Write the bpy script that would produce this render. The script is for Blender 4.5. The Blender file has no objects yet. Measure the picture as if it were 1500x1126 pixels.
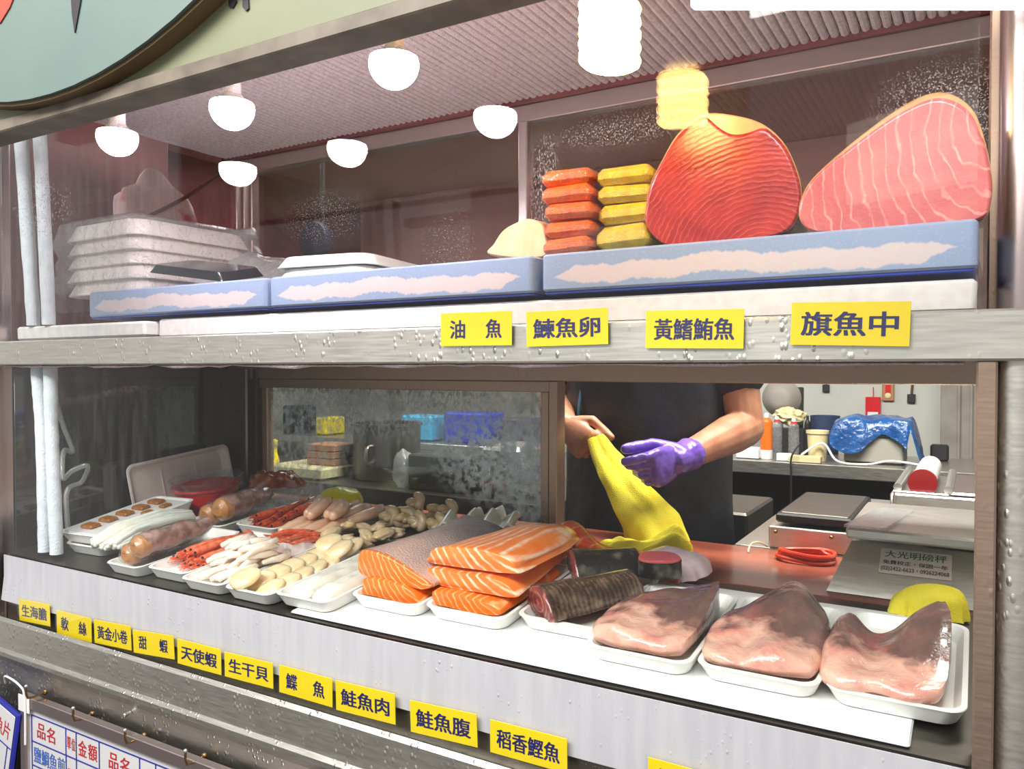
import bpy, bmesh, math, random
from math import pi, sin, cos, radians
from mathutils import Vector as V, Matrix, noise
random.seed(7)
S = bpy.context.scene
COL = S.collection
S.view_settings.view_transform = 'Standard'
S.view_settings.look = 'None'
S.view_settings.exposure = 0.38
S.view_settings.gamma = 1.0
# ------------------------------------------------------------------ camera
PSI, FPX = radians(30.5), 1154.0
CAMP = V((0, -.9, 1.30))
PIT = math.atan(23 / FPX)
cd = bpy.data.cameras.new('camera'); cam = bpy.data.objects.new('camera', cd); COL.objects.link(cam)
cd.sensor_width = 36.0; cd.lens = FPX / 1500 * 36.0; cd.clip_start = .02
cam.location = CAMP; cam.rotation_euler = (pi / 2 - PIT, 0, PSI)
S.camera = cam
FW = V((-sin(PSI) * cos(PIT), cos(PSI) * cos(PIT), -sin(PIT))); RT = V((cos(PSI), sin(PSI), 0)); UP = RT.cross(FW)

def P(u, v, x=None, y=None, z=None):
    """point of the place seen at photo pixel u, v on the plane x=, y= or z="""
    d = FW + RT * ((u - 750) / FPX) + UP * ((563 - v) / FPX)
    i, k = (0, x) if x is not None else (1, y) if y is not None else (2, z)
    return CAMP + d * ((k - CAMP[i]) / d[i])
# ------------------------------------------------------------------ materials
def lin(c):
    if isinstance(c, (int, float)): c = (c, c, c)
    return tuple(((x / 255) / 12.92 if x / 255 <= .04045 else (((x / 255) + .055) / 1.055) ** 2.4) for x in c) + (1.0,)

class NT:
    def __init__(s, name):
        s.m = bpy.data.materials.new(name); s.m.use_nodes = True; s.t = s.m.node_tree; s.t.nodes.clear()
        s.out = s.t.nodes.new('ShaderNodeOutputMaterial')
    def n(s, typ, props=None, **inp):
        nd = s.t.nodes.new('ShaderNode' + typ)
        for k, v in (props or {}).items(): setattr(nd, k, v)
        for k, v in inp.items(): s.set(nd, k, v)
        return nd
    def set(s, nd, k, v):
        key = k.replace('_', ' ') if isinstance(k, str) else k
        sock = nd.inputs[int(k[1:])] if isinstance(k, str) and k[0] == 'i' and k[1:].isdigit() else nd.inputs[key]
        if isinstance(v, bpy.types.NodeSocket): s.t.links.new(v, sock)
        else: sock.default_value = v
    def coords(s, scale=(1, 1, 1), loc=(0, 0, 0), rot=(0, 0, 0)):
        tc = s.n('TexCoord'); mp = s.n('Mapping', Vector=tc.outputs['Object'], Scale=scale, Location=loc, Rotation=rot)
        return mp.outputs[0]
    def noise(s, vec, scale, detail=3, rough=.5, dist=0):
        return s.n('TexNoise', Vector=vec, Scale=scale, Detail=detail, Roughness=rough, Distortion=dist).outputs['Fac']
    def ramp(s, fac, stops, interp='LINEAR'):
        r = s.n('ValToRGB', Fac=fac); r.color_ramp.interpolation = interp
        e = r.color_ramp.elements
        while len(e) < len(stops): e.new(.5)
        for k, (p, c) in enumerate(stops):
            e[k].position = p; e[k].color = c if len(c) == 4 else lin(c)
        return r.outputs[0]
    def math(s, op, a, b=0.0, c=None, clamp=False):
        nd = s.n('Math', {'operation': op, 'use_clamp': clamp}, i0=a, i1=b)
        if c is not None: s.set(nd, 'i2', c)
        return nd.outputs[0]
    def mix(s, fac, a, b, mode='MIX'):
        nd = s.n('Mix', {'data_type': 'RGBA', 'blend_type': mode}); s.set(nd, 'i0', fac); s.set(nd, 'i6', a); s.set(nd, 'i7', b)
        return nd.outputs[2]
    def bump(s, h, strength, dist=.002):
        return s.n('Bump', Height=h, Strength=strength, Distance=dist).outputs[0]
    def bsdf(s, **k):
        b = s.n('BsdfPrincipled')
        for kk, v in k.items(): s.set(b, kk, v)
        return b
    def schlick(s, f0=.04, normal=None):
        g = s.n('NewGeometry'); d = s.n('VectorMath', {'operation': 'DOT_PRODUCT'}, i0=g.outputs['Incoming'], i1=normal if normal is not None else g.outputs['Normal']).outputs['Value']
        c = s.math('SUBTRACT', 1.0, s.math('ABSOLUTE', d), clamp=True)
        return s.math('MULTIPLY_ADD', s.math('POWER', c, 5.0), 1 - f0, f0)
    def done(s, sh):
        s.t.links.new(sh.outputs[0] if hasattr(sh, 'outputs') else sh, s.out.inputs[0]); return s.m

def mat(name, c, rough=.5, metal=0.0, c2=None, sc=20, pos=(.4, .65), bump=0, bsc=150, sss=0, coat=0, spec=.5, emit=None, es=1, bd=.002, det=3, trans=0, alpha=1, ior=None):
    t = NT(name); v = t.coords(); col = lin(c)
    if c2 is not None: col = t.ramp(t.noise(v, sc, det), [(pos[0], c), (pos[1], c2)])
    k = dict(Base_Color=col, Roughness=rough, Metallic=metal, Specular_IOR_Level=spec)
    if sss: k.update(Subsurface_Weight=sss, Subsurface_Scale=.01, Subsurface_Radius=(1, .4, .25))
    if coat: k.update(Coat_Weight=coat, Coat_Roughness=.12)
    if trans: k.update(Transmission_Weight=trans)
    if alpha < 1: k.update(Alpha=alpha)
    if ior: k.update(IOR=ior)
    if emit is not None: k.update(Emission_Color=lin(emit), Emission_Strength=es)
    if bump: k['Normal'] = t.bump(t.noise(v, bsc, 3), bump, bd)
    return t.done(t.bsdf(**k))

def steel(name, c=(176, 174, 168), rough=.3, drops=0.0, streak=(4, 60, 60)):
    t = NT(name); v = t.coords(streak); n = t.noise(v, 6, 4)
    col = t.ramp(n, [(.3, tuple(x * .93 for x in c)), (.7, c)])
    r = t.math('MULTIPLY_ADD', n, .25, rough - .12)
    k = dict(Base_Color=col, Metallic=1.0, Roughness=r)
    h = t.noise(t.coords(), 35, 2)
    if drops:
        vo = t.n('TexVoronoi', Vector=t.coords((1, 1, .55)), Scale=130, Randomness=1.0).outputs['Distance']
        d = t.math('SUBTRACT', .36, vo, clamp=True); msk = t.ramp(t.noise(t.coords((1, 1, .3)), 26, 3), [(.45, (0, 0, 0)), (.6, (255, 255, 255))])
        k['Normal'] = t.bump(t.math('MULTIPLY', d, msk), drops, .006)
    else: k['Normal'] = t.bump(h, .12, .004)
    return t.done(t.bsdf(**k))

def glass(name, tint=(254, 255, 255), fog=None, drop=0.0, f0=.035, fogc=(205, 205, 205)):
    """clear pane: sees through, mirrors a little more at grazing angles; fog = list of (scale, lo, hi, weight, stretch)"""
    t = NT(name)
    fr = t.schlick(f0)
    k = dict(Color=(1, 1, 1, 1), Roughness=.01)
    if drop:
        vo = t.n('TexVoronoi', Vector=t.coords(), Scale=170).outputs['Distance']
        d = t.math('SUBTRACT', .3, vo, clamp=True)
        k['Normal'] = t.bump(d, drop, .004)
    gl = t.n('BsdfGlossy', **k); tr = t.n('BsdfTransparent', Color=lin(tint))
    sh = t.n('MixShader', i0=fr, i1=tr.outputs[0], i2=gl.outputs[0]).outputs[0]
    for (sc, lo, hi, w, st, reg) in (fog or []):
        f = t.ramp(t.noise(t.coords(st), sc, 4, .6), [(lo, (0, 0, 0)), (hi, (255, 255, 255))])
        if reg:   # a patch of condensation round a place on the pane
            m = t.n('VectorMath', {'operation': 'DISTANCE'}, i0=t.coords((1 / reg[2], 0, 1 / reg[3]), (-reg[0] / reg[2], 0, -reg[1] / reg[3])), i1=(0, 0, 0)).outputs['Value']
            g = t.math('SUBTRACT', 1.0, m, clamp=True); f = t.math('MULTIPLY', f, t.math('MULTIPLY', g, 1.6, clamp=True))
        f = t.math('MULTIPLY', f, w)
        df = t.n('BsdfDiffuse', Color=lin(fogc)); tl = t.n('BsdfTranslucent', Color=lin(fogc))
        ds = t.n('MixShader', i0=.5, i1=df.outputs[0], i2=tl.outputs[0]).outputs[0]
        sh = t.n('MixShader', i0=f, i1=sh, i2=ds).outputs[0]
    return t.done(sh)

def film(name, c=(235, 238, 240), body=.12, rough=.12, bump=.5, bsc=45):
    """thin clear plastic, crinkled"""
    t = NT(name); v = t.coords(); h = t.noise(v, bsc, 5, .6, .6)
    nm = t.bump(h, bump, .01)
    gl = t.n('BsdfGlossy', Color=(1, 1, 1, 1), Roughness=rough, Normal=nm); tr = t.n('BsdfTransparent', Color=lin((247, 249, 250)))
    df = t.n('BsdfDiffuse', Color=lin(c), Normal=nm)
    fr = t.schlick(.05, nm)
    df = t.n('MixShader', i0=.5, i1=df.outputs[0], i2=t.n('BsdfTranslucent', Color=lin(c), Normal=nm).outputs[0])
    a = t.n('MixShader', i0=body, i1=tr.outputs[0], i2=df.outputs[0]).outputs[0]
    crease = t.ramp(h, [(.47, (0, 0, 0)), (.5, (150, 150, 150)), (.53, (0, 0, 0))])
    a = t.n('MixShader', i0=t.math('MULTIPLY', crease, .6), i1=a, i2=df.outputs[0]).outputs[0]
    return t.done(t.n('MixShader', i0=fr, i1=a, i2=gl.outputs[0]))

def grain(name, meat, line, center, scl, waves, dist, width=.25, sss=.15, rough=.28, c2=None, typ='RINGS', wdet=2.0, dsc=2.0, bdir='Z', bump=.12):
    """cut fish with curved pale fat lines"""
    t = NT(name); v = t.coords(scl, tuple(-center[i] * scl[i] for i in range(3)))
    p = {'wave_type': typ, 'wave_profile': 'SIN'}
    if typ == 'RINGS': p['rings_direction'] = 'SPHERICAL'
    else: p['bands_direction'] = bdir
    w = t.n('TexWave', p, Vector=v, Scale=waves, Distortion=dist, Detail=wdet, Detail_Scale=dsc).outputs['Fac']
    base = lin(meat) if c2 is None else t.ramp(t.noise(t.coords(), 28, 3), [(.35, meat), (.68, c2)])
    f = t.ramp(w, [(1 - width, (0, 0, 0)), (1.0, (255, 255, 255))])
    f = t.math('MULTIPLY', f, t.ramp(t.noise(t.coords(), 40, 2), [(.3, (90, 90, 90)), (.6, (255, 255, 255))]))
    k = dict(Base_Color=t.mix(f, base, lin(line)), Roughness=rough, Specular_IOR_Level=.5, Subsurface_Weight=sss, Subsurface_Scale=.008, Subsurface_Radius=(1, .35, .2), Coat_Weight=.4, Coat_Roughness=.15)
    if bump: k['Normal'] = t.bump(t.math('ADD', t.math('MULTIPLY', w, .5), t.noise(t.coords(), 220, 3)), bump, .003)
    return t.done(t.bsdf(**k))

M = {}
M['foam'] = mat('white_foam', (236, 232, 230), .55, c2=(226, 221, 219), sc=60, bump=.15, bsc=500, sss=.1)
M['tray'] = mat('tray_foam', (238, 238, 232), .4, c2=(230, 230, 224), sc=12, bump=.08, bsc=600, coat=.15)
M['pinktray'] = mat('pinkish_tray_foam', (236, 222, 216), .45, bump=.06, bsc=500)
M['plate'] = mat('white_plastic_board', (232, 233, 232), .3, coat=.2)
t = NT('white_wet_panel'); v = t.coords(); dr = t.n('TexVoronoi', Vector=t.coords((1, 1, .7)), Scale=110).outputs['Distance']
dd = t.math('MULTIPLY', t.math('SUBTRACT', .22, dr, clamp=True), t.ramp(t.noise(v, 14, 3), [(.5, (0, 0, 0)), (.62, (255, 255, 255))])); stk = t.noise(t.coords((1, 1, .10)), 70, 3)
M['panel'] = t.done(t.bsdf(Base_Color=t.ramp(stk, [(.35, (182, 183, 190)), (.65, (190, 191, 196))]), Roughness=.3, Coat_Weight=.3, Normal=t.bump(t.math('MULTIPLY_ADD', stk, .12, dd), .9, .006)))
M['steel'] = steel('brushed_steel', (214, 213, 206), .36); M['wetsteel'] = steel('wet_steel', (214, 212, 204), .42, .8, (3, 50, 50))
M['darksteel'] = steel('dark_steel', (118, 114, 106), .4); M['ledge'] = steel('ledge_steel', (206, 204, 196), .38, .9)
M['brownsteel'] = steel('shaded_beam_steel', (172, 150, 134), .5, .3)  # brown tint puts the shade on the rear beam into the steel colour
M['alu'] = mat('pinkish_aluminium', (205, 190, 190), .28, 1.0, bump=.05)
M['frost'] = mat('frost', (240, 224, 226), .8, c2=(222, 204, 208), sc=120, bump=.9, bsc=420, bd=.004)
M['frostw'] = mat('white_frost', (228, 234, 240), .7, c2=(214, 222, 230), sc=60, bump=.5, bsc=300, bd=.003)
M['yellow'] = mat('yellow_card', (246, 216, 4), .45); M['ink'] = mat('navy_ink', (12, 14, 92), .5)
M['red'] = mat('red_ink', (190, 40, 48), .5); M['green'] = mat('green_ink', (20, 110, 70), .5); M['dark'] = mat('black_ink', (40, 36, 44), .5)
M['bluink'] = mat('blue_ink', (70, 110, 190), .5); M['blueline'] = mat('blue_line', (38, 44, 150), .4)
M['sleeve'] = glass('clear_card_sleeve')
M['film'] = film('clear_bag_film', body=.16, bump=.8); M['film2'] = film('milky_bag_film', (228, 228, 226), .42); M['wrap'] = film('cling_wrap', body=.012, bump=.35, bsc=30)
M['glass'] = glass('front_glass_clear', drop=0)
M['rubber'] = mat('black_rubber', (24, 24, 26), .5); M['blackplastic'] = mat('black_tray_plastic', (22, 24, 32), .18, coat=.5)
M['wood'] = mat('red_brown_wood', (158, 84, 62), .3, c2=(120, 56, 40), sc=9, coat=.4, bump=.1)
M['maroon'] = mat('maroon_board', (120, 52, 60), .5, c2=(92, 36, 44), sc=5)
M['wallwhite'] = mat('white_painted_wall', (196, 198, 190), .7, c2=(184, 186, 178), sc=3)
M['brownboard'] = mat('hazed_brown_board', (226, 176, 170), .6, c2=(208, 158, 152), sc=2)  # lightened brown stands for pinkish haze mirrored in the front glass
M['floor'] = mat('grey_wet_floor', (96, 94, 90), .35, c2=(76, 74, 72), sc=4)
M['concrete'] = mat('grey_board', (150, 144, 136), .6, c2=(124, 118, 112), sc=6)
M['white'] = mat('white_plastic', (236, 236, 234), .35); M['cream'] = mat('cream_plastic', (222, 208, 160), .5)
M['orange'] = mat('orange_plastic', (226, 112, 28), .35); M['redplastic'] = mat('red_plastic', (206, 30, 34), .3, coat=.3)
M['blackcloth'] = mat('dark_navy_cloth', (40, 42, 54), .75, c2=(30, 32, 42), sc=14, bump=.3, bsc=30, bd=.01)
M['apron'] = mat('black_waxed_apron', (34, 36, 46), .42, c2=(26, 28, 36), sc=10, bump=.35, bsc=18, bd=.015)
M['skin'] = mat('skin', (196, 140, 108), .45, c2=(182, 120, 90), sc=30, sss=.2, bump=.15, bsc=260)
M['glove'] = mat('violet_glove', (126, 92, 196), .25, c2=(108, 74, 180), sc=30, bump=.35, bsc=70, bd=.004)
M['hair'] = mat('black_hair', (24, 20, 18), .5, bump=.6, bsc=200)
M['towel'] = mat('yellow_terry', (250, 236, 66), .9, c2=(242, 222, 40), sc=25, bump=.7, bsc=520, bd=.004)
M['bluebag'] = mat('blue_bag_plastic', (28, 92, 158), .22, c2=(20, 70, 130), sc=14, bump=.8, bsc=38, bd=.01, coat=.4)
M['orangewire'] = mat('orange_cable', (214, 62, 30), .35)
M['fibreblue'] = mat('cyan_plastic', (70, 180, 226), .4); M['deepblue'] = mat('deep_blue_plastic', (30, 56, 190), .4)
M['darkgreen'] = mat('dark_green_box', (40, 44, 34), .5); M['clearplastic'] = film('clear_box_plastic', body=.22, bump=.03)
M['brass'] = mat('worn_brass', (150, 120, 80), .35, 1.0)
# ------------------------------------------------------------------ mesh helpers
def ring_rr(hx, hy, r, n=5, cx=0, cy=0, z=0):
    out = []
    for k, (sx, sy) in enumerate(((1, 1), (-1, 1), (-1, -1), (1, -1))):
        for i in range(n + 1):
            a = (k + i / n) * pi / 2
            out.append(V((cx + sx * (hx - r) + r * cos(a), cy + sy * (hy - r) + r * sin(a), z)))
    return out
def loft(bm, rings, cap0=True, cap1=True, closed=True, mi=0):
    vs = [[bm.verts.new(p) for p in r] for r in rings]; n = len(rings[0]); fs = []
    for a, b in zip(vs, vs[1:]):
        for i in range(n if closed else n - 1):
            j = (i + 1) % n
            try: fs.append(bm.faces.new((a[i], a[j], b[j], b[i])))
            except ValueError: pass
    if cap0: fs.append(bm.faces.new(vs[0][::-1]))
    if cap1: fs.append(bm.faces.new(vs[-1]))
    for f in fs: f.material_index = mi
    return vs
def rbox(bm, c, s, r=.004, b=None, M4=None, n=4, mi=0):
    """box with rounded corners; c centre, s full size"""
    hx, hy, hz = s[0] / 2, s[1] / 2, s[2] / 2; r = min(r, hx * .95, hy * .95); b = min(r * .6 if b is None else b, hz * .9, hx * .9, hy * .9)
    R = [ring_rr(hx - b, hy - b, max(r - b, r * .3), n, z=-hz), ring_rr(hx, hy, r, n, z=-hz + b), ring_rr(hx, hy, r, n, z=hz - b), ring_rr(hx - b, hy - b, max(r - b, r * .3), n, z=hz)]
    c = V(c)
    R = [[(M4 @ p if M4 else p) + c for p in q] for q in R]
    loft(bm, R, mi=mi)
def box2(bm, a, b, r=.003, mi=0):
    rbox(bm, [(a[i] + b[i]) / 2 for i in range(3)], [abs(b[i] - a[i]) for i in range(3)], r, mi=mi, n=1)
def tube(bm, pts, r, n=10, round_ends=True, mi=0, flat=1.0):
    pts = [V(p) for p in pts]; rr = r if isinstance(r, (list, tuple)) else [r] * len(pts)
    if round_ends:
        d0 = (pts[0] - pts[1]).normalized(); d1 = (pts[-1] - pts[-2]).normalized()
        pts = [pts[0] + d0 * rr[0] * .8, pts[0] + d0 * rr[0] * .5] + pts + [pts[-1] + d1 * rr[-1] * .5, pts[-1] + d1 * rr[-1] * .8]
        rr = [rr[0] * .45, rr[0] * .85] + list(rr) + [rr[-1] * .85, rr[-1] * .45]
    t = (pts[1] - pts[0]).normalized(); a = t.orthogonal().normalized()
    if flat != 1.0:
        a = V((0, 0, 1)) - t * t.z; a.normalize()
    rings = []
    for i, p in enumerate(pts):
        t = (pts[min(i + 1, len(pts) - 1)] - pts[max(i - 1, 0)]).normalized()
        a = (a - t * a.dot(t)).normalized(); b = t.cross(a)
        rings.append([p + (a * cos(2 * pi * k / n) * flat + b * sin(2 * pi * k / n)) * rr[i] for k in range(n)])
    loft(bm, rings, mi=mi)
def cyl(bm, p0, p1, r0, r1=None, n=20, mi=0):
    tube(bm, [p0, p1], [r0, r0 if r1 is None else r1], n, False, mi)
def lathe(bm, prof, c=(0, 0, 0), n=28, mi=0, cap0=True, cap1=True):
    loft(bm, [[V((c[0] + r * cos(2 * pi * k / n), c[1] + r * sin(2 * pi * k / n), c[2] + z)) for k in range(n)] for r, z in prof], cap0, cap1, mi=mi)
def blob(bm, c, rad, amp=.1, fr=2.0, seed=0, sub=3, mi=0, M4=None):
    r = bmesh.ops.create_icosphere(bm, subdivisions=sub, radius=1.0)
    for v in r['verts']:
        d = v.co.copy(); k = 1 + amp * noise.noise(d * fr + V((seed * 7.3, seed * 3.1, 0)))
        q = V((d.x * rad[0] * k, d.y * rad[1] * k, d.z * rad[2] * k))
        v.co = (M4 @ q if M4 else q) + V(c)
def smooth_pts(pts, n=4, closed=True):
    """Catmull-Rom through the points"""
    pts = [V(p) for p in pts]; out = []; m = len(pts)
    for i in range(m if closed else m - 1):
        g = lambda k: pts[k % m] if closed else pts[max(0, min(m - 1, k))]
        a, b, c, d = g(i - 1), g(i), g(i + 1), g(i + 2)
        for j in range(n):
            t = j / n
            out.append(.5 * ((2 * b) + (c - a) * t + (2 * a - 5 * b + 4 * c - d) * t * t + (3 * b - a - 3 * c + d) * t ** 3))
    if not closed: out.append(pts[-1])
    return out
def heightslab(bm, pos, h, base, nx=24, ny=24, mi=0, under=0.0):
    """closed lump: pos(s,t)->(x,y), top h(s,t), underside base(s,t)"""
    top = [[bm.verts.new((*pos(i / nx, j / ny), h(i / nx, j / ny))) for i in range(nx + 1)] for j in range(ny + 1)]
    bot = [[bm.verts.new((*pos(i / nx, j / ny), base(i / nx, j / ny))) for i in range(nx + 1)] for j in range(ny + 1)]
    for j in range(ny):
        for i in range(nx):
            bm.faces.new((top[j][i], top[j][i + 1], top[j + 1][i + 1], top[j + 1][i])).material_index = mi
            bm.faces.new((bot[j][i], bot[j + 1][i], bot[j + 1][i + 1], bot[j][i + 1])).material_index = mi
    edge = [(0, i) for i in range(nx)] + [(j, nx) for j in range(ny)] + [(ny, i) for i in range(nx, 0, -1)] + [(j, 0) for j in range(ny, 0, -1)]
    for (a, b), (c, d) in zip(edge, edge[1:] + edge[:1]):
        bm.faces.new((top[a][b], bot[a][b], bot[c][d], top[c][d])).material_index = mi
def jitter(bm, amp, fr, seed=0):
    for v in bm.verts:
        v.co += V((noise.noise(v.co * fr + V((seed, 0, 0))), noise.noise(v.co * fr + V((0, seed + 9, 0))), noise.noise(v.co * fr + V((0, 0, seed + 17))))) * amp
def mk(name, bm, mats, parent=None, ang=38, world=False, loc=None, rot=None):
    me = bpy.data.meshes.new(name)
    bmesh.ops.recalc_face_normals(bm, faces=bm.faces[:]) if len(bm.faces) else None
    bm.to_mesh(me); bm.free()
    return mko(name, me, mats, parent, ang, world, loc, rot)
def mko(name, me, mats, parent=None, ang=38, world=False, loc=None, rot=None):
    me.materials.clear()
    for m in (mats if isinstance(mats, (list, tuple)) else [mats]): me.materials.append(M[m] if isinstance(m, str) else m)
    for p in me.polygons: p.use_smooth = True
    if ang < 180: me.set_sharp_from_angle(angle=radians(ang))
    o = bpy.data.objects.new(name, me); COL.objects.link(o)
    if ang < 45 and len(me.polygons) < 4000:
        wn = o.modifiers.new('weighted', 'WEIGHTED_NORMAL'); wn.keep_sharp = True
    if parent is not None:
        o.parent = parent
        if world:
            r = parent
            m4 = parent.matrix_basis.copy()
            while r.parent is not None: r = r.parent; m4 = r.matrix_basis @ m4
            me.transform(m4.inverted())
    if loc is not None: o.location = loc
    if rot is not None: o.rotation_euler = rot
    return o
def tag(o, label, cat=None, group=None, kind=None):
    o['label'] = label
    if cat: o['category'] = cat
    if group: o['group'] = group
    if kind: o['kind'] = kind
    return o
def thing(name, label, cat, loc=(0, 0, 0), rot=(0, 0, 0), group=None):
    o = bpy.data.objects.new(name, None); COL.objects.link(o); o.empty_display_size = .02
    o.location = loc; o.rotation_euler = rot
    return tag(o, label, cat, group)
def solo(name, bm, mats, label, cat, loc=(0, 0, 0), rot=(0, 0, 0), group=None, ang=38):
    return tag(mk(name, bm, mats, ang=ang, loc=loc, rot=rot), label, cat, group)
def struct(name, bm, mats, ang=38):
    o = mk(name, bm, mats, ang=ang); o['kind'] = 'structure'; return o
def dup(r, loc, rot=None, label=None, group=None, scale=None):
    c = r.copy(); COL.objects.link(c); c.location = loc
    if rot is not None: c.rotation_euler = rot
    if scale is not None: c.scale = scale
    if label: c['label'] = label
    if group: c['group'] = group
    for ch in r.children:
        d = ch.copy(); COL.objects.link(d); d.parent = c
        for g in ch.children:
            e = g.copy(); COL.objects.link(e); e.parent = d
    return c
def B(): return bmesh.new()
def fuse(bm, voxel, it=4, fac=.5, disp=None):
    """melt overlapping shapes in bm into ONE continuous skin"""
    me = bpy.data.meshes.new('m'); bmesh.ops.recalc_face_normals(bm, faces=bm.faces[:]); bm.to_mesh(me); bm.free()
    o = bpy.data.objects.new('m', me); COL.objects.link(o)
    r = o.modifiers.new('r', 'REMESH'); r.mode = 'VOXEL'; r.voxel_size = voxel
    s = o.modifiers.new('s', 'SMOOTH'); s.factor = fac; s.iterations = it
    dg = bpy.context.evaluated_depsgraph_get(); dg.update()
    out = bpy.data.meshes.new_from_object(o.evaluated_get(dg))
    bpy.data.objects.remove(o); bpy.data.meshes.remove(me)
    if disp:
        for v in out.vertices: v.co += v.normal * disp(v.co)
    return out
def text_bm(body, w, h, bold=.012, gap=1.0):
    """lettering as a flat mesh centred at 0 in XZ facing -Y, fitted to w x h"""
    cu = bpy.data.curves.new('txt', 'FONT'); cu.body = body; cu.size = 1.0; cu.space_character = gap; cu.resolution_u = 3
    o = bpy.data.objects.new('txt', cu); COL.objects.link(o)
    dg = bpy.context.evaluated_depsgraph_get(); dg.update()
    me = bpy.data.meshes.new_from_object(o.evaluated_get(dg))
    bpy.data.objects.remove(o); bpy.data.curves.remove(cu)
    bm = B(); bm.from_mesh(me); bpy.data.meshes.remove(me)
    if bold:
        g0 = bm.faces[:]
        for kk, (dx, dy) in enumerate(((bold, bold * .5), (-bold, bold * .5), (bold, -bold * .5), (-bold, -bold * .5))):
            nw = bmesh.ops.duplicate(bm, geom=g0)['geom']; bmesh.ops.translate(bm, vec=(dx, dy, .00005 * (kk + 1)), verts=[q for q in nw if isinstance(q, bmesh.types.BMVert)])
    xs = [v.co.x for v in bm.verts]; ys = [v.co.y for v in bm.verts]
    x0, x1, y0, y1 = min(xs), max(xs), min(ys), max(ys)
    for v in bm.verts: v.co = V(((v.co.x - (x0 + x1) / 2) / (x1 - x0) * w, -v.co.z, (v.co.y - (y0 + y1) / 2) / (y1 - y0) * h))
    return bm

from mathutils.bvhtree import BVHTree
def tris(o):
    """world-space mesh of a thing and its parts"""
    m0 = Matrix.LocRotScale(o.location, o.rotation_euler, o.scale); vs, ps = [], []
    def walk(q, m):
        if q.type == 'MESH':
            b = len(vs); vs.extend(m @ v.co for v in q.data.vertices); ps.extend(tuple(b + i for i in p.vertices) for p in q.data.polygons)
        for c in q.children: walk(c, m @ Matrix.LocRotScale(c.location, c.rotation_euler, c.scale))
    walk(o, m0); return vs, ps
PLACED = []
def put(o):
    vs, ps = tris(o)
    lo = [min(v[i] for v in vs) for i in range(3)]; hi = [max(v[i] for v in vs) for i in range(3)]
    PLACED.append((lo, hi, BVHTree.FromPolygons(vs, ps)))
UPD = V((0, -sin(math.atan(.1)), cos(math.atan(.1))))
def settle(o, drop=.0, step=.001, most=.06, soft=1.0):
    """lay a thing down on what is already there, so that nothing runs through anything else"""
    o.location = V(o.location) - UPD * drop
    vs, ps = tris(o); k = 0
    if soft < 1:
        m = sum(vs, V()) / len(vs); vs = [m + (v - m) * soft for v in vs]
    lo = [min(v[i] for v in vs) for i in range(3)]; hi = [max(v[i] for v in vs) for i in range(3)]
    near = [t for l, h, t in PLACED if all(l[i] < hi[i] + .002 and h[i] > lo[i] - .002 for i in (0, 1))]
    while k * step < most:
        w = [v + UPD * (k * step) for v in vs]; b = BVHTree.FromPolygons(w, ps)
        if not any(b.overlap(t) for t in near): break
        k += 1
    o.location = V(o.location) + UPD * (k * step + .0002); PLACED.append((lo, hi, b))
# ------------------------------------------------------------------ setting: the stall behind and the aisle
SL = .1; DZ = .9043                                   # display deck: front edge height and slope towards the back
def deck(y): return DZ + SL * y
TILT = math.atan(SL)
def b1(a, b, r=.003):
    bm = B(); box2(bm, a, b, r); return bm
struct('floor', b1((-4, -3, -.05), (2.5, 3.2, 0), .001), 'floor')
struct('floor_platform', b1((-3.2, .75, 0.0), (1.6, 2.95, .10), .001), 'floor')
struct('wall_back', b1((-1.75, 2.75, 0), (1.6, 2.85, 1.62), .001), 'wallwhite')
struct('wall_back_upper', b1((-1.75, 2.74, 1.6205), (1.6, 2.85, 2.9), .001), 'brownboard')
struct('wall_back_dim', b1((-3.3, 2.75, 0), (-1.7505, 2.85, 1.62), .001), 'concrete')
struct('wall_back_dim_upper', b1((-3.3, 2.74, 1.6205), (-1.7505, 2.85, 2.9), .001), 'brownboard')
struct('wall_right', b1((1.5, .8, 0), (1.6, 2.75, 2.9), .001), 'wallwhite')
struct('wall_left', b1((-3.3, .75, 0), (-3.2, 2.75, 1.62), .001), 'concrete')
struct('wall_left_upper', b1((-3.3, .75, 1.6205), (-3.2, 2.74, 2.9), .001), 'maroon')
struct('ceiling', b1((-3.3, .64, 2.3), (1.6, 2.85, 2.4), .001), 'brownboard')
bm = B(); box2(bm, (-.115, 2.5, .1), (.75, 2.62, 2.29))
for x in (-.06, -.02, .16, .38, .58): box2(bm, (x, 2.49, .1), (x + .012, 2.505, 2.29))
struct('column_board', bm, 'concrete')
# maroon board standing outside the left end of the case
struct('trim_left', b1((-2.1, .02, 1.36), (-2.06, .6, 2.2)), 'maroon')
bm = B(); box2(bm, (-2.1, -.02, .1), (-2.06, .62, 1.355)); struct('trim_left_low', bm, 'rubber')

# ------------------------------------------------------------------ display case
XL, XR, YB = -1.79, .0, .6
case = thing('display_case', 'two-tier steel and glass refrigerated fish display case', 'display case', (0, 0, 0))
def cp(name, bm, m, lab=None, parent=None):
    o = mk(name, bm, m, parent or case, world=True)
    if lab: o['label'] = lab
    return o
cp('middle_rail', b1((-1.80, -.024, 1.3075), (.12, .004, 1.357), .004), 'wetsteel', 'wet steel rail carrying the upper name cards')
cp('shelf', b1((XL, .006, 1.318), (.002, .595, 1.357), .002), 'wetsteel')
bm = B(); n = 60
rings = []
for i in range(n + 1):
    x = -1.76 + 1.75 * i / n; a = .004 + .004 * noise.noise(V((x * 40, 0, 3))) + .003 * noise.noise(V((x * 9, 4, 3)))
    rings.append([V((x, -.012 + .006 * cos(q), 1.307 - a * .5 + a * .6 * sin(q))) for q in (0, 1.05, 2.1, 3.14, 4.2, 5.24)])
loft(bm, rings); cp('frost_bead', bm, 'frost', 'rough line of frost under the middle rail')
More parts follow.
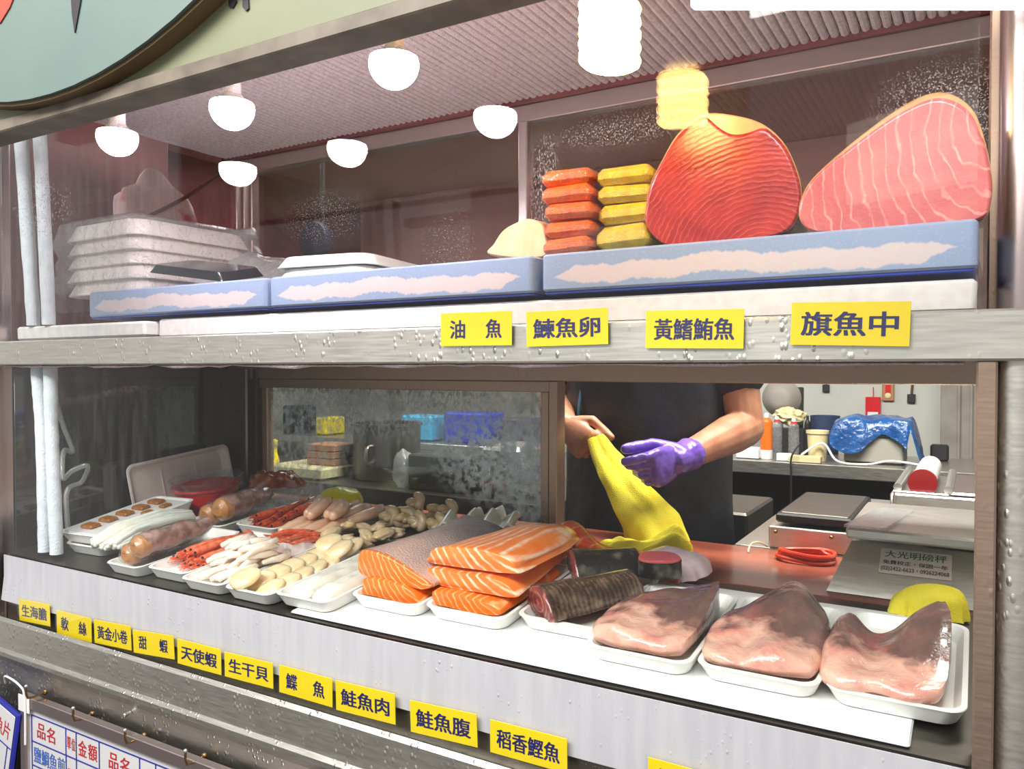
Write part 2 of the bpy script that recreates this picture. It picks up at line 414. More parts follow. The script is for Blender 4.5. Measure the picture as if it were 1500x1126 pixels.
# front glass
for nm, z0, z1, x0, x1, m in (('upper_glass', 1.357, 1.92, XL + .003, .0, None), ('lower_glass', .80, 1.3075, XL + .003, .0, None)):
    if nm == 'upper_glass':
        g = glass('upper_front_glass', f0=.022, fog=[(60, .42, .7, .09, (1, 1, .10), (-1.55, 1.52, .35, .30)), (150, .58, .64, .5, (1, 1, 1), (-1.62, 1.63, .16, .08))])
    else:
        g = glass('lower_front_glass', f0=.012, fog=[(70, .45, .7, .05, (1, 1, .12), (-1.5, 1.15, .35, .25))])
    M[nm] = g
    bm = B(); box2(bm, (x0, -.006, z0), (x1, -.002, z1), .001); cp(nm, bm, nm)
# right front post: flat web, round tube and outer web
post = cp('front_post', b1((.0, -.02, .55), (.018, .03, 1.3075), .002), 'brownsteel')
bm = B(); cyl(bm, (.036, .004, .55), (.036, .004, 1.3075), .0195, n=24); cp('post_tube', bm, 'wetsteel', parent=post)
cp('post_flange', b1((.055, -.004, .55), (.12, .03, 1.3075)), 'darksteel', parent=post)
post = cp('upper_post', b1((.010, .17, 1.357), (.022, .22, 2.1), .002), 'brownsteel')
bm = B(); cyl(bm, (.040, .16, 1.357), (.040, .16, 2.1), .021, n=24); cp('post_tube', bm, 'alu', parent=post)
cp('post_flange', b1((.06, .15, 1.357), (.16, .2, 2.1)), 'darksteel', parent=post)
cp('left_post', b1((-1.83, -.02, .5), (-1.793, .02, 1.93)), 'alu')
cp('left_rear_post', b1((-1.80, .57, .93), (-1.70, .63, 1.3), .004), 'darksteel')
bm = B(); box2(bm, (-1.69, .58, .93), (-1.672, .62, 1.3)); cp('left_rear_post', bm, 'rubber')
# end panels: dark mirror-like glass
M['endglass'] = glass('end_glass_streaked', (235, 225, 225), fog=[(70, .45, .7, .16, (1, 1, .07), (-1.9, 1.6, 9, .5))], fogc=(150, 120, 120))
bm = B(); box2(bm, (XL - .004, .02, 1.36), (XL, YB, 1.9), .001); cp('upper_end_glass', bm, 'endglass')
t = NT('dark_mirror_glass'); dv = t.noise(t.coords((1, 1, .25)), 50, 4)
M['darkglass'] = t.done(t.bsdf(Base_Color=t.ramp(dv, [(.5, (10, 11, 11)), (.78, (40, 38, 36))]), Roughness=.06, Specular_IOR_Level=.5, Coat_Weight=.8, Coat_Roughness=.03, Coat_IOR=1.6))
bm = B(); box2(bm, (XL - .006, .02, .905), (XL, YB, 1.315), .001); cp('lower_end_glass', bm, 'darkglass', 'dark end pane that mirrors the stall')
# rear rails and mullions
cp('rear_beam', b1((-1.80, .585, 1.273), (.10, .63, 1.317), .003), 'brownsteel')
cp('rear_top_rail', b1((-1.80, .585, 1.832), (.05, .62, 1.868), .003), 'alu')
cp('rear_track', b1((-1.80, .575, 1.868), (.05, .62, 1.905), .002), 'maroon')
cp('rear_mullion', b1((-.858, .582, 1.357), (-.836, .612, 1.832), .002), 'alu')
for x in (-1.765, -1.735, -1.705): cp('rear_mullion', b1((x, .585, 1.357), (x + .014, .612, 1.832), .002), 'alu')
M['backglass'] = glass('rear_sliding_glass', (205, 195, 195), fog=[(300, .58, .66, .5, (1, 1, 1), (-1.06, 1.55, .14, .16)), (300, .55, .64, .5, (1, 1, 1), (-.05, 1.70, .13, .18)), (300, .56, .64, .5, (1, 1, 1), (-.62, 1.79, .2, .05)), (300, .57, .65, .5, (1, 1, 1), (-1.45, 1.69, .2, .1)), (300, .55, .62, .5, (1, 1, .5), (-.80, 1.65, .05, .2))], fogc=(225, 220, 215))  # pale patches stand for condensation and the lamp sparkle in it
for nm, x0, x1, y in (('rear_glass', -1.70, -.85, .606), ('rear_glass', -.84, .03, .594)):
    cp(nm, b1((x0, y, 1.357), (x1, y + .004, 1.84), .001), 'backglass')
# lower rear sash with fogged pane
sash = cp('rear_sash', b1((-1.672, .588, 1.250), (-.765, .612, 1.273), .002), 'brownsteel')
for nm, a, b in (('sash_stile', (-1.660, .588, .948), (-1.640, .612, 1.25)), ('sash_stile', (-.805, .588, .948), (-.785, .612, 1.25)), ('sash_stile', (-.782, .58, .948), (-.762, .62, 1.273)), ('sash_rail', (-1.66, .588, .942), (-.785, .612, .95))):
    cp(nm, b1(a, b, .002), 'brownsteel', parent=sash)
M['fogglass'] = glass('fogged_rear_glass', (235, 240, 238), fog=[(26, .40, .72, .22, (1, 1, 1), (-1.2, 1.27, .6, .16)), (120, .50, .58, .75, (1, 1, .6), (-1.25, 1.27, .5, .16)), (55, .44, .56, .8, (1, 1, 1), (-.93, 1.10, .2, .12)), (40, .42, .6, .6, (1, 1, .6), (-.83, 1.1, .10, .25)), (60, .45, .62, .45, (1, 1, .6), (-1.55, 1.1, .25, .25))], fogc=(170, 182, 186))
cp('sash_glass', b1((-1.64, .598, .95), (-.805, .602, 1.25), .001), 'fogglass', 'pane fogged with frost and condensation', parent=sash)
# deck, front apron, ledge
bm = B()
for xa, xb, yb in ((XL, -.765, .575), (-.764, .0, .40)): loft(bm, [[V((x, .0, DZ)), V((x, yb, deck(yb))), V((x, yb, deck(yb) - .03)), V((x, .0, DZ - .03))] for x in (xa, xb)])
cp('deck', bm, 'darksteel', 'dark steel display deck')
cp('front_skirt', b1((XL, .0, .55), (.0, .03, DZ - .03)), 'darksteel')
lp = [(-.003, .764), (-.0235, .766), (-.0245, .776), (-.030, .782), (-.036, .776), (-.038, .722), (-.045, .717), (-.045, .709), (-.032, .705), (-.027, .688), (-.0235, .684), (-.022, .66), (-.022, .55), (-.003, .55)]
bm = B(); loft(bm, [[V((x, y, z)) for y, z in lp] for x in (-2.0, .12)]); cp('front_ledge', bm, 'ledge', 'wet steel ledge below the name cards')
cp('base_cabinet', b1((-1.9, .0, 0), (.12, .39, .55), .004), 'darksteel')
# cooling coil under the roof: ONE frosted serpentine pipe
bm = B(); pts = []; rr = []
y0, y1, zc, sp = .012, .585, 1.882, .0166
nx = 107; x = XL + .012
for i in range(nx):
    ys = [y0 + (y1 - y0) * k / 22 for k in range(23)]
    if i % 2: ys = ys[::-1]
    for y in ys:
        pts.append(V((x + sp * i, y + .006 * noise.noise(V((i * 3.1, 0, 0))), zc + .0014 * noise.noise(V((i * 1.7, y * 11, 1)))))); rr.append(.0078 + .0012 * noise.noise(V((i * 5.1, y * 38, 2))))
    ye = ys[-1]; pts.append(V((x + sp * (i + .5), ye + (.009 if i % 2 == 0 else -.009), zc))); rr.append(.0074)
tube(bm, pts, rr, 8); cp('cooling_coil', bm, 'frost', 'frost-covered pipes under the roof')
cp('roof_panel', b1((-1.83, -.01, 1.896), (.12, .62, 1.93)), 'alu')
# two thick frosted pipes standing in the front left corner
for pp in (((30, 190), (50, 480), (62, 640), (66, 822)), ((58, 190), (72, 480), (76, 640), (84, 832))):
    q = smooth_pts([P(u, v, y=.021) for u, v in pp], 14, False); q = [V((max(p.x, XL + .016), p.y, p.z)) for p in q]
    for lo, hi in ((.917, 1.304), (1.391, 1.87)):
        bm = B(); qq = [p for p in q if lo < p.z < hi]; qq = [V((qq[0].x, qq[0].y, hi))] + qq + [V((qq[-1].x, qq[-1].y, lo))]
        tube(bm, qq, [.0135 + .0015 * noise.noise(p * 60) for p in qq], 12, False); cp('riser_pipe', bm, 'frostw', 'white frosted upright pipe')

# ------------------------------------------------------------------ sign above, lamps
ys = -.33
sg = thing('shop_sign', 'pale green shop sign with a raised pale blue disc, above the case', 'sign', (-.9, ys, 1.7))
M['signgreen'] = mat('pale_green_paint', (128, 132, 104), .5, c2=(120, 124, 98), sc=4); M['disc'] = mat('pale_blue_paint', (104, 122, 116), .5, c2=(98, 118, 114), sc=6); M['discedge'] = mat('brown_edge', (112, 92, 62), .6)
M['trim'] = mat('brown_grey_trim', (122, 112, 98), .5, c2=(98, 88, 76), sc=22)
mk('sign_face', b1((-1.6, ys, 1.632), (-.30, ys + .03, 2.15)), 'signgreen', sg, world=True)
mk('bottom_trim', b1((-1.6, ys - .006, 1.6155), (-.30, ys + .034, 1.632)), 'trim', sg, world=True)
b_, r_ = P(74, 137, y=ys - .025), P(283, 0, y=ys - .025); dx, dz = r_.x - b_.x, r_.z - b_.z
R = (dx * dx + dz * dz) / (2 * dz); cx, cz = b_.x, b_.z + R
def disc(bm, r, ya, yb, n=96):
    loft(bm, [[V((cx + r * cos(2 * pi * k / n), y, cz + r * sin(2 * pi * k / n))) for k in range(n)] for y in (ya, yb)])
bm = B(); disc(bm, R + .004, ys - .020, ys); mk('disc_back', bm, 'discedge', sg, world=True)
bm = B(); disc(bm, R, ys - .025, ys - .0205); dsc = mk('disc', bm, 'disc', sg, world=True)
M['signred'] = mat('sign_red', (196, 70, 52), .5)
def flat(pix, y, th=.0015):
    bm = B(); q = [P(u, v, y=y) for u, v in pix]; loft(bm, [q, [p + V((0, th, 0)) for p in q]]); return bm
mk('red_patch', flat([(-40, -30), (24, -30), (21, -8), (14, 10), (0, 33), (-40, 44)], ys - .0268), 'signred', dsc, world=True)
mk('black_point', flat([(103, -14), (120, -14), (116, 10), (109, 48), (105, 20)], ys - .0268), 'dark', dsc, world=True)
for k in range(2):
    q = [((334, -8), (344, -12), (346, 2), (341, 11), (335, 10)), ((355, -8), (363, -10), (364, 12), (360, 16), (355, 10))][k]
    mk('painted_stroke', flat(q, ys - .0018), 'dark', sg, world=True)
# row of lamps on a rail behind the sign
struct('lamp_rail_beam', b1((-1.75, -.15, 1.80), (.35, -.10, 1.83)), 'trim')
M['lampglow'] = mat('lit_led_dome', 255, .4, emit=(255, 240, 244), es=140); M['cflglow'] = mat('lit_warm_tube', 255, .4, emit=(255, 206, 120), es=26)
def led(i, loc, lab):
    t = thing('led_bulb', lab, 'light bulb', loc, group='round lamps in front of the case')
    bm = B(); lathe(bm, [(.0312 * cos(a), -.031 * sin(a)) for a in [k * pi / 2 / 8 for k in range(8, -1, -1)] if cos(a) > 1e-3] + [(.030, .006)], n=28); mk('dome', bm, 'lampglow', t)
    bm = B(); lathe(bm, [(.0295, .0065), (.020, .011), (.0125, .020), (.0120, .05)]); mk('neck', bm, 'frost', t)
    bm = B(); lathe(bm, [(.013, .0502), (.013, .08), (.006, .084), (.006, 1.7995 - loc.z)]); mk('socket', bm, 'frost', t)
    return t
LED = [((172, 210), 'lit round bulb hanging at the dark left end of the case'), ((340, 168), 'lit round bulb, second from the left end of the case'), ((577, 103), 'lit round bulb nearest to the spiral bulb')]
for i, (uv, lab) in enumerate(LED): led(i, P(uv[0], uv[1] - 10, y=-.124), lab)
c = P(893, 60, y=-.124)
t = thing('spiral_bulb', 'warm lit spiral energy-saving bulb', 'light bulb', c)
bm = B(); pts = []
for k in range(150):
    a = k / 149; ang = a * 2 * pi * 4.6; pts.append(V((0.0265 * cos(ang), 0.0265 * sin(ang), -.024 + .062 * a)))
tube(bm, pts, .0068, 8); mk('glass_spiral', bm, 'cflglow', t)
bm = B(); lathe(bm, [(.022, .048), (.026, .053), (.020, .078), (.014, .083), (.014, .10)]); mk('base', bm, 'white', t)
bm = B(); lathe(bm, [(.016, .1003), (.016, .13), (.006, .132), (.006, 1.7995 - c.z)]); mk('socket', bm, 'frostw', t)
M['boxglow'] = mat('lit_white_panel', 250, .4, emit=(255, 252, 246), es=1.2)
# white light box hanging at the upper right
t = thing('light_box', 'white glowing box hanging over the end of the case', 'light box', P(1290, 2, y=-.33) + V((0, 0, .002)), (0, 0, PSI))
bm = B(); rbox(bm, (.09, .012, .06), (.42, .02, .118), .004); mk('housing', bm, 'boxglow', t)
bm = B(); rbox(bm, (.09, -.004, .06), (.41, .006, .112), .002); mk('lit_face', bm, 'boxglow', t)

# ------------------------------------------------------------------ upper shelf: foam slabs and ice packs
bm = B(); rbox(bm, (0, 0, .017), (1.325, .50, .034), .006); jitter(bm, .0015, 30)
solo('foam_slab', bm, 'foam', 'long white foam slab under the ice packs', 'foam slab', (-.6625, .29, 1.3585))
bm = B(); rbox(bm, (0, 0, .0145), (.44, .40, .029), .007); jitter(bm, .0015, 30, 4)
solo('foam_slab', bm, 'foam', 'short thin white foam slab at the left end of the shelf', 'foam slab', (-1.552, .216, 1.3595))
t = NT('ice_pack_gel'); v = t.coords(); sx = t.n('SeparateXYZ', Vector=v)
zz = t.math('ADD', sx.outputs[2], t.math('MULTIPLY', t.math('SUBTRACT', t.noise(t.coords((1, 1, 0)), 9, 5, .65), .5), .045))
d = t.math('ABSOLUTE', t.math('ADD', zz, -.024)); xe = t.math('ABSOLUTE', sx.outputs[0])
w = t.math('SUBTRACT', .0125, t.math('MULTIPLY', t.math('SUBTRACT', xe, .20, clamp=True), .35))
fr = t.math('MULTIPLY', t.math('SUBTRACT', w, d), 420, clamp=True)
spk = t.ramp(t.noise(v, 330, 2), [(.55, (0, 0, 0)), (.7, (90, 90, 90))])
M['icepack'] = t.done(t.bsdf(Base_Color=t.mix(spk, t.mix(fr, lin((144, 162, 194)), lin((208, 194, 196))), lin((225, 230, 240))), Roughness=.3, Coat_Weight=.4, Subsurface_Weight=.15, Subsurface_Scale=.01))
M['packbase'] = mat('dark_blue_pack_base', (40, 66, 170), .35)
def pack(loc, rz, lab):
    t = thing('ice_pack', lab, 'ice pack', loc, (0, 0, rz), 'blue ice packs on the shelf')
    bm = B(); rbox(bm, (0, 0, .0285), (.505, .28, .050), .008, .003); mk('gel_block', bm, 'icepack', t)
    bm = B(); rbox(bm, (0, 0, .0016), (.500, .274, .003), .006, .001); mk('base', bm, 'packbase', t)
    return t
p0 = pack((-1.283, .172, 1.3995), 0, 'blue ice pack under the bagged trays, at the left')
dup(p0, (-.7685, .172, 1.3995), label='blue ice pack in the middle, under the pale fish slice')
dup(p0, (-.2515, .172, 1.3995), label='blue ice pack under the two big tuna and swordfish blocks')
PZ = 1.3995 + .0535
# bagged white trays
def tray_mesh(w, l, h, rim=.006, deep=.6):
    bm = B(); a, b = w / 2, l / 2; r = min(w, l) * .14
    R = [ring_rr(a * .86, b * .90, r, 6, z=0), ring_rr(a * .88, b * .92, r, 6, z=.001), ring_rr(a * .985, b * .985, r, 6, z=h * .86), ring_rr(a, b, r, 6, z=h * .95), ring_rr(a * .995, b * .995, r, 6, z=h), ring_rr(a - rim, b - rim, r * .9, 6, z=h), ring_rr(a * .86 - rim * .6, b * .90 - rim * .6, r * .8, 6, z=.006), ring_rr(a * .80, b * .84, r * .8, 6, z=.005)]
    loft(bm, R); return bm
st = []
for k in range(5):
    lab = ['lowest', 'second from the bottom', 'middle one', 'second from the top', 'topmost'][k]
    if k == 0:
        t = thing('foam_tray', 'white foam tray, lowest in the bagged stack', 'foam tray', (-1.568, .224, PZ + .001), group='bagged trays on the shelf')
        bm = tray_mesh(.27, .30, .034)
        for v in bm.verts: v.co.z = .034 - v.co.z
        mk('tray_body', bm, 'pinktray', t); st.append(t)
    else:
        dup(st[0], (-1.568 + random.uniform(-.004, .004), .224 + random.uniform(-.003, .003), PZ + .001 + k * .029), (0, 0, random.uniform(-.02, .02)), 'white foam tray, %s in the bagged stack' % lab)
bm = B()
R = []
for i, (z, g) in enumerate([(-.03, .016), (.0, .012), (.03, .02), (.045, .012), (.07, .018), (.085, .01), (.11, .017), (.128, .012), (.150, .010), (.158, -.004), (.161, -.03)]):
    ring = ring_rr(.138 + g, .153 + g, .04, 8, z=z)
    ring = [p + V((noise.noise(p * 22 + V((0, 0, i))), noise.noise(p * 22 + V((5, 0, i))), .35 * noise.noise(p * 18))) * .011 for p in ring]
    R.append(ring)
R = [[V((p.x - (.008 if p.x < -.1 else 0) * (1 - i / 10), p.y, p.z if p.x < -.15 else max(p.z, .004))) for p in r] for i, r in enumerate(R)]
loft(bm, R, cap0=False); solo('plastic_bag', bm, 'film', 'clear crinkled bag wrapped around the stack of white trays', 'plastic bag', (-1.568, .224, PZ))
bm = B(); heightslab(bm, lambda s, t: (-1.375 + .30 * s - .02 * t, .20 + .26 * t), lambda s, t: PZ + .004 + .095 * (1 - s) ** .6 * (1 - abs(2 * t - 1) ** 3) * (1 - s ** 6) + .012 * noise.noise(V((s * 6, t * 6, 1))) * (1 - s), lambda s, t: PZ + .002, 30, 22)
jitter(bm, .008, 26)
for v_ in bm.verts: v_.co.z = max(v_.co.z, PZ + .001)
solo('plastic_bag', bm, 'film2', 'crumpled milky bag tail beside the tray stack', 'plastic bag')
bm = B(); tube(bm, [(-1.70, .40, PZ + .165), (-1.62, .42, PZ + .17), (-1.5, .42, PZ + .168)], [.014, .02, .016], 10); jitter(bm, .012, 30); solo('rolled_bag', bm, 'film2', 'rolled clear bag lying on top of the tray stack', 'plastic bag')
bm = tray_mesh(.205, .105, .016)
for v in bm.verts: v.co.z = .016 - v.co.z
tb = thing('black_tray', 'shiny black tray lying tilted in front of the bagged trays', 'tray', (-1.262, .100, PZ + .027), (radians(12), radians(8), radians(4)))
mk('tray_body', bm, 'blackplastic', tb)
t0 = None
for k in range(2):
    if k == 0:
        t0 = thing('foam_tray', 'white foam tray, lower of two between the ice packs', 'foam tray', (-.975, .205, PZ + .001), (0, 0, .12), 'low stack of white trays'); bm = tray_mesh(.20, .24, .020)
        for v in bm.verts: v.co.z = .020 - v.co.z
        mk('tray_body', bm, 'tray', t0)
    else: dup(t0, (-.975 - .004 * k, .205, PZ + .001 + k * .0206), (0, 0, .12 + .03 * k), 'white foam tray, upper of two between the ice packs')
# pale fish slice, roe packs
M['paleslice'] = mat('pale_peach_fish', (236, 200, 160), .4, c2=(226, 182, 140), sc=35, sss=.3, bump=.2, bsc=90)
def prism_y(out, y0, y1, mid=3, scale1=1.0, c=None, bulge=.0, rnd=.004):
    """closed outline [(x,z)] swept in y with softened ends"""
    c = c or (sum(p[0] for p in out) / len(out), sum(p[1] for p in out) / len(out)); R = []
    L = [(0, 1 - rnd * 14), (rnd * .3, 1 - rnd * 6), (rnd, 1.0)] + [(rnd + (y1 - y0 - 2 * rnd) * k / mid, 1 + (scale1 - 1) * k / mid + bulge * sin(pi * k / mid)) for k in range(1, mid + 1)] + [(y1 - y0 - rnd * .3, scale1 - rnd * 6), (y1 - y0, scale1 - rnd * 14)]
    for d, s in L: R.append([V((c[0] + (x - c[0]) * s, y0 + d, c[1] + (z - c[1]) * s)) for x, z in out])
    return R
def pix_outline(pix, y, n=5):
    q = smooth_pts([P(u, v, y=y) for u, v in pix], n); return [(p.x, p.z) for p in q]
o = pix_outline([(718, 375), (722, 358), (734, 340), (752, 327), (772, 320), (790, 324), (798, 340), (797, 375)], .06)
o = [(x, max(z, PZ + .001)) for x, z in o]
bm = B(); loft(bm, prism_y(o, .06, .17, 4, .96)); jitter(bm, .002, 40); solo('fish_slice', bm, 'paleslice', 'pale peach oilfish slice standing at the corner of the ice pack', 'fish')
M['roeorange'] = mat('orange_roe', (250, 112, 0), .4, c2=(238, 88, 0), sc=90, bump=.8, bsc=420, bd=.003, sss=.05); M['roeyellow'] = mat('yellow_roe', (238, 204, 28), .4, c2=(222, 180, 10), sc=90, bump=.6, bsc=420, bd=.003, sss=.15)
def roe(name, m, xa, xb, zs, base, lab, grp, y0=.05, d=.085):
    first = None; n = len(zs)
    for k in range(n):
        h = zs[k]; zb = base + sum(zs[:k]) + .0016 * k + .0012
        bm = B(); rbox(bm, (0, 0, h / 2), (xb - xa, d, h * .97), .012, h * .3, n=5)
        for v in bm.verts: v.co.z += .0035 * noise.noise(V((v.co.x * 30, v.co.y * 30, k))) * (v.co.z / h)
        ox = random.uniform(-.004, .004); nm = ['lowest', 'second from the bottom', 'middle', 'second from the top', 'topmost'][k if n == 5 else [0, 1, 3, 4][k]]
        t = thing(name, '%s %s' % (nm, lab), 'fish roe', ((xa + xb) / 2 + ox, y0 + d / 2 + random.uniform(-.003, .003), zb), (0, random.uniform(-.035, .035), random.uniform(-.10, .10)), grp)
        mk('roe_block', bm, m, t)
        bm = B(); rbox(bm, (0, 0, h / 2), (xb - xa + .003, d + .003, h * .9), .013, h * .3, n=5); mk('wrapping', bm, 'wrap', t)
xa, xb = P(795, 300, y=.055).x, P(868, 300, y=.055).x
roe('roe_pack', 'roeorange', xa, xb, [.0215] * 5, PZ + .001, 'orange roe pack of the stack beside the pale fish slice', 'stacked orange roe packs')
xa, xb = P(872, 300, y=.065).x + .002, P(955, 300, y=.065).x
roe('roe_pack', 'roeyellow', xa, xb, [.034, .025, .023, .023], PZ + .001, 'yellow herring roe pack of the stack against the red tuna block', 'stacked yellow roe packs', .06, .07)
bm = B(); q = [P(792, 352, y=.040), P(944, 318, y=.040), P(944, 350, y=.040), P(792, 374, y=.040)]
q = [V((p.x, p.y, max(p.z, PZ + .001))) for p in q]; loft(bm, [q, [p + V((0, .0006, 0)) for p in q]]); solo('film_strip', bm, 'sleeve', 'strip of clear film standing across the lowest roe packs', 'plastic film')
# tuna and swordfish blocks
M['tunaskin'] = mat('tan_fish_skin', (206, 160, 104), .3, c2=(190, 138, 84), sc=25, coat=.6, sss=.2)
tp = [(946, 330), (945, 300), (952, 268), (968, 235), (988, 200), (1010, 178), (1034, 165), (1075, 168), (1115, 180), (1145, 205), (1163, 238), (1173, 275), (1170, 310), (1150, 338), (1100, 348), (1040, 354), (975, 358)]
def fishblock(name, pix, y0, y1, meat, lab, notch, sc1, ctr):
    o = pix_outline(pix, y0); zmin = PZ + .001
    o = [(x, max(z, zmin)) for x, z in o]
    loc = V((sum(p[0] for p in o) / len(o), y0, zmin)); t = thing(name, lab, 'fish', loc)
    c0 = (loc.x, zmin)
    meatO = []
    for x, z in o:                      # the meat lies inside the rim of skin; a bite is cut from the top
        k = 1 - .018 - notch(x, z); meatO.append((c0[0] + (x - c0[0]) * min(1, k + .012), zmin + (z - zmin) * k))
    R = prism_y(meatO, y0, y0 + .02, 1, 1, c0, rnd=.003); bm = B(); loft(bm, R); m = mk('meat', bm, meat, t, world=True)
    R = [[V((c0[0] + (x - c0[0]) * s, y, zmin + (z - zmin) * s)) for x, z in o] for y, s in ((y0 + .004, .985), (y0 + .003, 1.0), (y0 + (y1 - y0) * .35, 1.0 + (sc1 - 1) * .3), (y0 + (y1 - y0) * .7, 1 + (sc1 - 1) * .7), (y1, sc1), (y1 + .008, sc1 - .06))]
    bm = B(); loft(bm, R, cap0=True); mk('skin', bm, 'tunaskin', t, world=True)
    return t
M['tuna'] = grain('red_tuna_meat', (146, 22, 30), (190, 72, 58), (.05, 0, -.015), (.8, 1, 1.0), 52, 4.0, .22, c2=(178, 46, 38), sss=.2, rough=.25, wdet=3)
M['sword'] = grain('pink_swordfish_meat', (192, 92, 96), (224, 154, 146), (.085, 0, .10), (1.2, 1, .75), 20, 4.5, .10, c2=(204, 110, 108), sss=.2, rough=.25, wdet=3)
def nt(x, z):
    q = P(1075, 165, y=.05); d = abs(x - q.x) / .035
    return .13 * max(0, 1 - d * d) if z > 1.55 else 0
fishblock('tuna_block', tp, .05, .15, 'tuna', 'big red tuna block with a bite cut from its top', nt, .93, None)
sp_ = [(1170, 318), (1172, 292), (1186, 265), (1215, 236), (1258, 200), (1305, 165), (1345, 142), (1378, 134), (1408, 144), (1430, 168), (1444, 210), (1453, 255), (1453, 290), (1440, 318), (1380, 326), (1290, 332), (1220, 338), (1185, 336)]
fishblock('swordfish_block', sp_, .045, .115, 'sword', 'big pink swordfish block beside the steel post', lambda x, z: .03 * max(0, 1 - abs(x + .06) / .12) if z > 1.54 else 0, .9, None)
W2 = '\u3000'
# ------------------------------------------------------------------ front panel, name cards, price boards
bm = B(); n = 40
loft(bm, [[V((x, -.0075 - d, .9043)), V((x, -.0075 - d * .4, .86)), V((x, -.0075 - e, .809)), V((x, -.0095 - e, .809)), V((x, -.0095 - d * .4, .86)), V((x, -.0095 - d, .9043))] for x, d, e in [(-1.782 + 1.78 * k / n, .0, .006 * max(0, 1 - k / 8) + .001 * sin(k * .7)) for k in range(n + 1)]])
solo('splash_panel', bm, 'panel', 'long white wet plastic panel along the front of the fish deck', 'panel')
def card(text, tl, bl, tr, lab, bold, y, grp, gap=1.0, hz=None):
    a, b, c = P(*tl, y=y), P(*bl, y=y), P(*tr, y=y)
    w, h = c.x - a.x, a.z - b.z; ang = math.atan2(c.z - a.z, c.x - a.x)
    t = thing('name_card', lab, 'sign', ((a.x + c.x) / 2, y, (a.z + c.z) / 2 - h / 2), (0, -ang, 0), grp)
    bm = B(); rbox(bm, (0, 0, 0), (w, .0008, h), .0003); mk('card', bm, 'yellow', t)
    for tx, dx, ww in ([(text, 0, w * .82)] if W2 not in text else [(text[0], -.255 * w, h * .56), (text[-1], .255 * w, h * .56)]):
        bm = text_bm(tx, ww, h * .56, .024, gap)
        for v in bm.verts: v.co += V((dx, -.0006, 0))
        mk('lettering', bm, 'ink', t, ang=180)
    bm = B(); rbox(bm, (0, -.0014, -.0015), (w + .007, .0006, h + .009), .0003); mk('clear_sleeve', bm, 'sleeve', t)
UPC = 'yellow name cards on the middle rail'; LOC = 'yellow name cards along the white panel'
card('油' + W2 + '魚', (646, 459), (645, 507), (750, 455), 'yellow card reading 油 魚, first on the steel rail', .02, -.028, UPC)
card('鰊魚卵', (771, 457), (770, 508), (891, 450), 'yellow card reading 鰊魚卵 on the steel rail', .02, -.028, UPC)
card('黃鰭鮪魚', (946, 455), (944, 510), (1090, 452), 'yellow card reading 黃鰭鮪魚 on the steel rail', .02, -.028, UPC)
card('旗魚中', (1159, 443), (1156, 505), (1334, 441), 'yellow card reading 旗魚中 on the steel rail, nearest the steel post', .02, -.028, UPC)
for tx, tl, bl, tr in [('生海膽', (28, 877), (28, 908), (73, 885)), ('軟' + W2 + '絲', (83, 893), (83, 927), (134, 906)), ('黃金小卷', (138, 907), (138, 941), (192, 917)), ('甜' + W2 + '蝦', (195, 922), (195, 955), (255, 931)), ('天使蝦', (260, 935), (260, 971), (324, 951)), ('生干貝', (329, 954), (329, 990), (400, 971)), ('鰈' + W2 + '魚', (409, 973), (409, 1013), (487, 994)), ('鮭魚肉', (492, 996), (492, 1039), (579, 1016)), ('鮭魚腹', (601, 1025), (601, 1071), (699, 1046)), ('稻香鰹魚', (718, 1053), (718, 1101), (831, 1082)), ('鮭' + W2 + '魚', (949, 1108), (949, 1160), (1065, 1140))]:
    card(tx, tl, bl, tr, 'yellow card reading %s on the white panel' % tx.replace(W2, ' ') if tl[0] < 940 else 'yellow card cut off by the lower edge of the picture, on the white panel', .02, -.0175, LOC)
# price boards hanging from hooks under the ledge
yb = -.046
def hook(u, v, lab):
    p = P(u, v, y=-.034); t = thing('hook', lab, 'hook', (p.x, -.0305, p.z), group='steel hooks under the ledge')
    bm = B(); tube(bm, [(0, .0, 0), (0, -.022, -.002), (0, -.034, .0), (0, -.037, .010), (0, -.037, .022)], .0022, 8); mk('rod', bm, 'brass', t)
    bm = B(); blob(bm, (0, -.037, .024), (.0036, .0036, .0036), 0, sub=2); mk('tip', bm, 'steel', t)
    bm = B(); blob(bm, (0, -.001, 0), (.006, .004, .006), .1, sub=2); mk('foot', bm, 'brass', t)
hook(64, 1014, 'hook nearest the left end of the ledge'); hook(133, 1046, 'second hook along the ledge, over the corner of the price board')
hook(209, 1078, 'third hook along the ledge, beside the screw head'); hook(297, 1108, 'fourth hook along the ledge, over the end of the price board')
p = P(187, 1045, y=-.03); bm = B(); tube(bm, [(0, 0, 0), (0, -.009, 0)], .0038, 10); solo('screw', bm, 'steel', 'screw head between the second and third hooks', 'screw', (p.x, -.026, p.z))
M['boardwhite'] = mat('white_board_face', (216, 216, 218), .35)
a, c = P(36, 1016, y=yb), P(430, 1165, y=yb); bw = c.x - a.x; bh = .26
pb = thing('price_board', 'framed white price board with red and blue writing, hanging from the ledge hooks', 'board', (a.x, yb, a.z), (0, math.atan2(a.z - c.z, c.x - a.x), 0))
mk('backing', b1((0, 0, -bh), (bw, .004, 0)), 'boardwhite', pb)
fr = b1((-.004, -.008, -.022), (bw + .004, .008, .001), .002); f = mk('frame_rail', fr, 'alu', pb)
mk('frame_rail', b1((-.004, -.008, -bh), (.016, .008, -.0225), .002), 'alu', pb)
mk('corner_cap', b1((-.006, -.0095, -.03), (.034, -.0082, .003), .002), 'white', pb)
bm = B(); X0 = .026; Z0 = -.036; rows = [Z0, Z0 - .052, Z0 - .10, Z0 - .148]; cols = [X0, X0 + .118, X0 + .152, X0 + .225, X0 + .345, X0 + .39]
